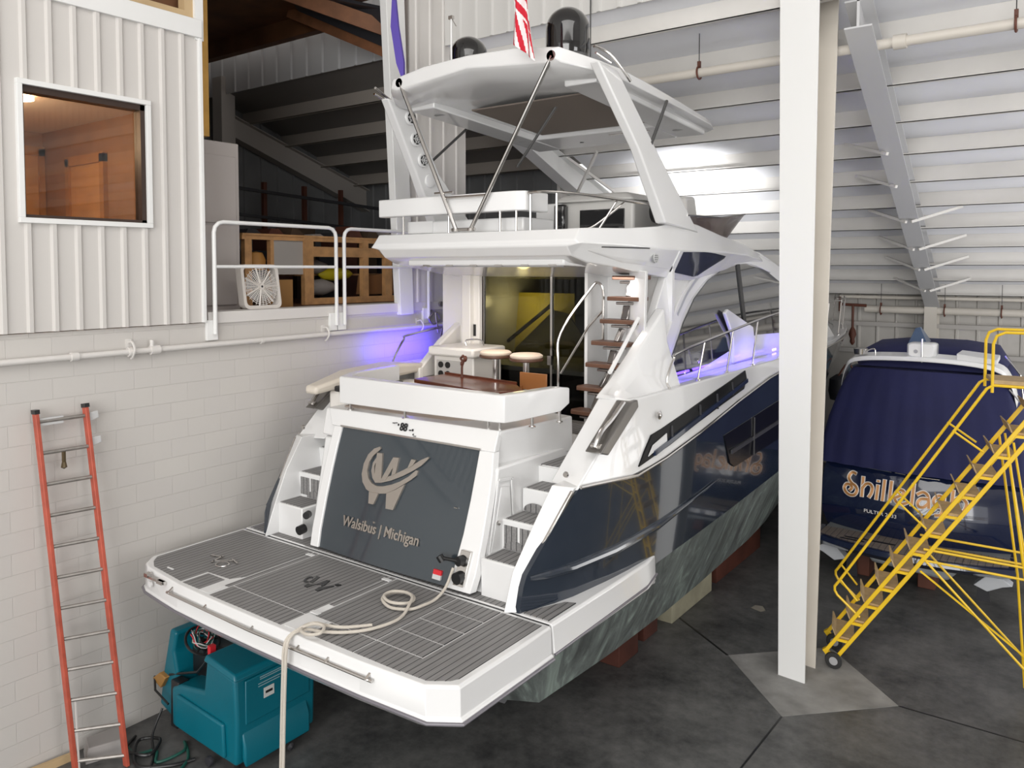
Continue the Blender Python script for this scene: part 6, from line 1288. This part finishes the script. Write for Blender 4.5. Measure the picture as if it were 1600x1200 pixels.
for y in (NY, FYy):
    m = MB(); pts = [(-2.17, y, .69), (-2.43, y, .90), (-2.46, y, .95), (-2.46, y, 1.0), (-2.42, y, 1.06), (-.92, y, 3.56), (-.86, y, 3.60), (.5, y, 3.60)]
    m.tube(pts, .016, 8); m.tube([(-2.40, y, 1.10), (-2.20, y, .88)], .013, 6); m.tube([(-1.24, y, 3.06), (-.94, y, 2.86)], .013, 6); m.tube([(-1.78, y, 2.16), (-1.48, y, 1.90)], .013, 6); yp(SK(m), 'handrail')
    m = MB(); m.tube([(-.87, y, 3.52), (-.87, y, 4.05), (-.84, y, 4.14), (-.76, y, 4.18), (.5, y, 4.18)], .016, 8); yp(SK(m), 'guard_hoop')
    m = MB(); m.tube([(-.72, y, 3.0), (-.50, y, 1.4), (-.40, y, .12)], .014, 8); m.tube([(-.66, y, 3.0), (-.40, y, 1.4)], .012, 8); yp(SK(m), 'rear_leg')
    m = MB(); m.tube([(-1.50, y, 1.66), (.4, y, 1.66)], .014, 8); m.tube([(-1.52, y, 1.53), (.4, y, 1.53)], .014, 8); yp(SK(m), 'cross_bar')
    m = MB(); m.tube([(-1.53, y, 1.58), (-.05, y, .10)], .014, 8); yp(SK(m), 'diagonal_brace')
    m = MB(); m.beam((-2.57, y, .20), (-2.45, y, .06), .05, .06); yp(SK(m), 'wheel_fork')
    m = MB(); m.lathe([(.05, -.022), (.095, -.02), (.10, -.012), (.10, .012), (.095, .02), (.05, .022)], (-2.46, y - .06, .102), 'y', 24); wl = yp(SK(m), 'wheel', RUB); m = MB(); m.lathe([(0, -.026), (.05, -.024), (.05, .024), (0, .026)], (-2.46, y - .06, .102), 'y', 16); yp(SK(m), 'wheel_hub', GRAYP, wl)
    m = MB(); m.lathe([(0, -.02), (.09, -.02), (.09, .02), (0, .02)], (-.05, y, .092), 'y', 18); yp(SK(m), 'wheel', RUB)
m = MB(); m.box(-.86, .5, NY, FYy, 3.615, 3.66); yp(SK(m), 'work_platform', TAN, bevel=.005)
m = MB(); m.beam((-1.53, NY, 1.40), (-.05, FYy, .15), .02, .02); m.beam((-.4, NY, .12), (-.4, FYy, .12), .03, .03); yp(m, 'base_tie')

# ================================================================ red extension ladder
el = thing('extension_ladder', (-7.9, 3.7, 0), 'orange-red fibreglass ladder with grey rungs leaning on the block wall', 'ladder')
LA, LB = Vector((-8.05, 3.34, 3.50)), Vector((-7.74, 3.44, 0)); RA, RB = Vector((-8.05, 3.80, 3.50)), Vector((-7.50, 3.87, 0))
LB = Vector((-7.83, 3.52, 0.0)); RB = Vector((-7.52, 3.86, 0.0))
for a, b in ((LA, LB), (RA, RB)):
    m = MB(); m.beam(a, b, .035, .075, up=(1, 0, 0)); r_ = m.build('side_rail', ORANGE, el, bevel=.006)
    dd_ = (b - a).normalized(); MB().beam(a - dd_ * .03, a + dd_ * .01, .045, .085, up=(1, 0, 0)).build('end_cap', BLACK, r_)
for k in range(12):
    f = (.09 + k * .305) / 3.55; p, q = LA.lerp(LB, f), RA.lerp(RB, f)
    MB().tube([p, q], .019, 8).build('rung', ALU, el)
m = MB(); p = LA.lerp(LB, .025); m.box(p.x - .02, p.x + .01, p.y + .02, p.y + .24, p.z - .04, p.z + .03); m.build('rung_bracket', LTGREY, el)
for f in (.03, .10):
    p = RA.lerp(RB, f); m = MB(); m.hexa([(p.x - .02, p.y + .02, p.z - .05), (p.x + .01, p.y + .02, p.z - .05), (p.x + .01, p.y + .12, p.z - .02), (p.x - .02, p.y + .12, p.z - .02), (p.x - .02, p.y + .02, p.z + .04), (p.x + .01, p.y + .02, p.z + .04), (p.x + .01, p.y + .11, p.z + .05), (p.x - .02, p.y + .11, p.z + .05)]); m.build('wall_bracket', LTGREY, el, bevel=.006)
m = MB(); p = LA.lerp(LB, .115); q = p + Vector((.03, .2, 0)); m.tube([q, q - Vector((0, 0, .10))], .02, 6); m.lathe([(0, -.05), (.03, -.03), (.02, .02), (0, .03)], q - Vector((0, 0, .12)), 'z', 8); m.build('rung_lock', mat('dirty brass', (.12, .09, .05), .4, .6), el)
m = MB(); a = RB.lerp(RA, 0); m.tube([LA.lerp(LB, .80) + Vector((.03, .06, 0)), LB + Vector((.03, .02, 0))], .012, 6); m.build('pull_cord', mat('grey cord', (.55, .52, .5), .8), el)

# ================================================================ ride-on floor scrubber
fs_ = thing('floor_scrubber', (-7.0, 4.8, 0), 'teal ride-on floor scrubber parked under the yacht swim platform', 'scrubber')
def fp(m, n, mm=TEAL, par=fs_, **k): return m.build(n, mm, par, **k)
m = MB()
m.prism([(-7.56, .16), (-6.46, .12), (-6.44, .55), (-6.46, .97), (-6.92, 1.05), (-6.98, .70), (-7.42, .62), (-7.56, .56)], 'y', 4.36, 5.30); fp(m, 'tank_body', bevel=.035, segs=4, smooth=50)
m = MB(); m.hexa([(-6.95, 4.34, 1.02), (-6.43, 4.34, .955), (-6.43, 5.30, .955), (-6.95, 5.30, 1.02), (-6.93, 4.36, 1.085), (-6.46, 4.36, 1.02), (-6.46, 5.28, 1.02), (-6.93, 5.28, 1.085)]); fp(m, 'tank_lid', bevel=.02, segs=3)
m = MB(); m.prism([(-7.46, .20), (-6.60, .17), (-6.62, .50), (-7.42, .54)], 'y', 4.325, 4.37); fp(m, 'side_panel', bevel=.02, segs=3)
m = MB(); m.hexa([(-6.455, 4.42, .45), (-6.40, 4.42, .30), (-6.40, 5.2, .30), (-6.455, 5.2, .45), (-6.455, 4.42, .18), (-6.40, 4.42, .10), (-6.40, 5.2, .10), (-6.455, 5.2, .18)]); fp(m, 'rear_bumper', bevel=.02)
m = MB(); m.box(-6.448, -6.43, 4.46, 5.22, .50, .93); fp(m, 'rear_cover', bevel=.012)
m = MB(); m.box(-6.428, -6.424, 4.66, 4.78, .68, .78); fp(m, 'maker_plate', mat('off white plate', (.6, .6, .58), .5))
m = MB(); m.box(-6.4275, -6.422, 4.68, 4.76, .72, .745); fp(m, 'plate_print', BLACK)
m = MB()
for z, y0, y1 in ((.90, 4.62, 5.0), (.88, 4.62, 4.9), (.84, 4.60, 4.92), (.815, 4.60, 4.85)): m.box(-6.4285, -6.425, y0, y1, z, z + .008)
fp(m, 'instruction_print', mat('pale teal print', (.25, .38, .42), .6))
m = MB(); m.prism([(-7.95, .22), (-7.62, .12), (-7.56, .5), (-7.66, .86), (-7.60, 1.08), (-7.72, 1.10), (-7.86, .62)], 'y', 4.45, 5.2); fp(m, 'front_console', bevel=.03, segs=3)
m = MB(); m.prism([(-7.60, .60), (-7.38, .56), (-7.02, .72), (-7.0, 1.02), (-7.25, .98), (-7.60, .9)], 'y', 4.62, 5.1); fp(m, 'operator_well', BLACK, bevel=.03)
m = MB(); m.prism([(-7.62, .12), (-7.5, .12), (-7.46, .62), (-7.60, .62)], 'y', 4.38, 4.5); fp(m, 'side_brush_guard', BLACK, bevel=.01)
m = MB(); c0 = Vector((-7.28, 4.55, 1.06)); ax1 = Vector((0, 1, 0)); ax2 = Vector((.82, 0, -.57)).normalized()
m.tube([c0 + (ax1 * math.cos(a) + ax2 * math.sin(a)) * .17 for a in [k * math.pi / 14 for k in range(28)]], .014, 8, closed=True); sw = fp(m, 'steering_wheel', BLACK)
m = MB()
for a in (0.3, 2.4, 4.4): m.tube([c0, c0 + (ax1 * math.cos(a) + ax2 * math.sin(a)) * .17], .010, 6)
m.tube([c0, c0 - Vector((.10, -.1, .22))], .022, 8); fp(m, 'steering_column', BLACK, sw)
m = MB(); m.box(-7.02, -6.97, 4.44, 4.50, .98, 1.12); fp(m, 'red_key', RED)
for y in (4.42, 5.2):
    m = MB(); m.lathe([(.03, -.03), (.085, -.03), (.09, 0), (.085, .03), (.03, .03)], (-6.62, y, .092), 'y', 18); fp(m, 'wheel', RUB)
m = MB(); m.lathe([(.03, -.03), (.085, -.03), (.09, 0), (.085, .03), (.03, .03)], (-7.5, 4.8, .092), 'y', 18); fp(m, 'wheel', RUB)
m = MB(); m.lathe([(.0, -.02), (.045, -.02), (.05, 0), (.045, .02), (0, .02)], (-6.85, 4.33, .06), 'y', 14); m.lathe([(.0, -.02), (.035, -.02), (.04, 0), (0, .02)], (-6.395, 4.95, .06), 'x', 14); fp(m, 'roller', DARKM)
m = MB(); m.prism([(-8.0, .50), (-7.86, .60), (-7.74, .58), (-7.84, .44)], 'y', 4.40, 4.75); fp(m, 'folded_squeegee', mat('amber squeegee', (.35, .18, .05), .5), bevel=.01)
m = MB(); m.tube([(-7.98, 4.42, .52), (-7.85, 4.35, .44), (-7.62, 4.36, .36)], .012, 6); fp(m, 'squeegee_wire', BLACK)
m = MB(); m.tube([(-7.74, 4.45, .60), (-7.3, 4.5, .74), (-7.0, 4.42, .98)], .014, 6); fp(m, 'control_rod', BLACK)
# coil of cable lying over the steering wheel
t = thing('cable_coil', (-7.28, 4.55, 1.08), 'tangled coil of red, green and grey cable hung on the scrubber steering wheel', 'cable')
random.seed(11)
for nm, mm, n in (('grey_cable', LTGREY, 4), ('green_cable', GREEN, 4), ('red_cable', RED, 2), ('black_cable', BLACK, 4)):
    m = MB()
    for k in range(n):
        r_ = random.uniform(.06, .15); ph = random.uniform(0, 6); ox, oy, oz = [random.uniform(-.03, .03) for _ in range(3)]
        m.tube([c0 + Vector((ox, oy, .02 + oz)) + ax1 * math.cos(a) * r_ * (1 + .15 * math.sin(3 * a + ph)) + ax2 * math.sin(a) * r_ + Vector((0, 0, .025 * math.sin(2 * a + ph))) for a in [q * math.pi / 10 for q in range(20)]], .0055, 6, closed=True)
    m.build(nm, mm, t)
# floor hoses
def hose(pts, r, mm, label): tag(MB().tube(smooth_path(pts, 6), r, 8).build('floor_hose', mm, origin=pts[0]), label, 'hose')
hose([(-7.95, 4.05, .02), (-7.6, 3.98, .03), (-7.5, 4.15, .02), (-7.3, 4.05, .02), (-7.25, 4.3, .03), (-7.4, 4.4, .02), (-7.1, 4.25, .02), (-6.9, 3.9, .02)], .015, GREEN, 'dark green hose trailing over the floor in front of the scrubber')
hose([(-7.9, 4.15, .02), (-7.7, 3.95, .05), (-7.45, 4.05, .04), (-7.6, 4.25, .05), (-7.75, 4.1, .05), (-7.4, 3.9, .03), (-7.15, 4.1, .02), (-7.05, 4.3, .02)], .017, BLACK, 'black hose heaped between the red ladder and the scrubber')
hose([(-7.7, 4.34, .30), (-7.65, 4.2, .10), (-7.45, 4.1, .02), (-7.25, 3.95, .02), (-7.0, 3.8, .02)], .012, BLACK, 'thin black lead dropping from the scrubber front to the floor')
tag(MB().hexa([(-8.1, 3.72, 0), (-7.85, 3.62, 0), (-7.72, 3.98, 0), (-8.05, 4.12, 0), (-8.08, 3.74, .14), (-7.87, 3.66, .14), (-7.76, 3.96, .14), (-8.04, 4.08, .14)]).build('utility_box', mat('dusty grey box', (.30, .28, .27), .7), origin=(-7.9, 3.85, 0), bevel=.01), 'low dusty grey box on the floor behind the red ladder foot', 'box')
tag(MB().beam((-8.09, 3.1, .05), (-8.05, 3.62, .03), .04, .08).build('lumber_scrap', mat('pale pine', (.50, .36, .20), .6), origin=(-8.07, 3.3, 0)), 'short pale lumber scrap at the foot of the block wall', 'lumber')
for o in S.objects:
    if '_o' in o: del o['_o']
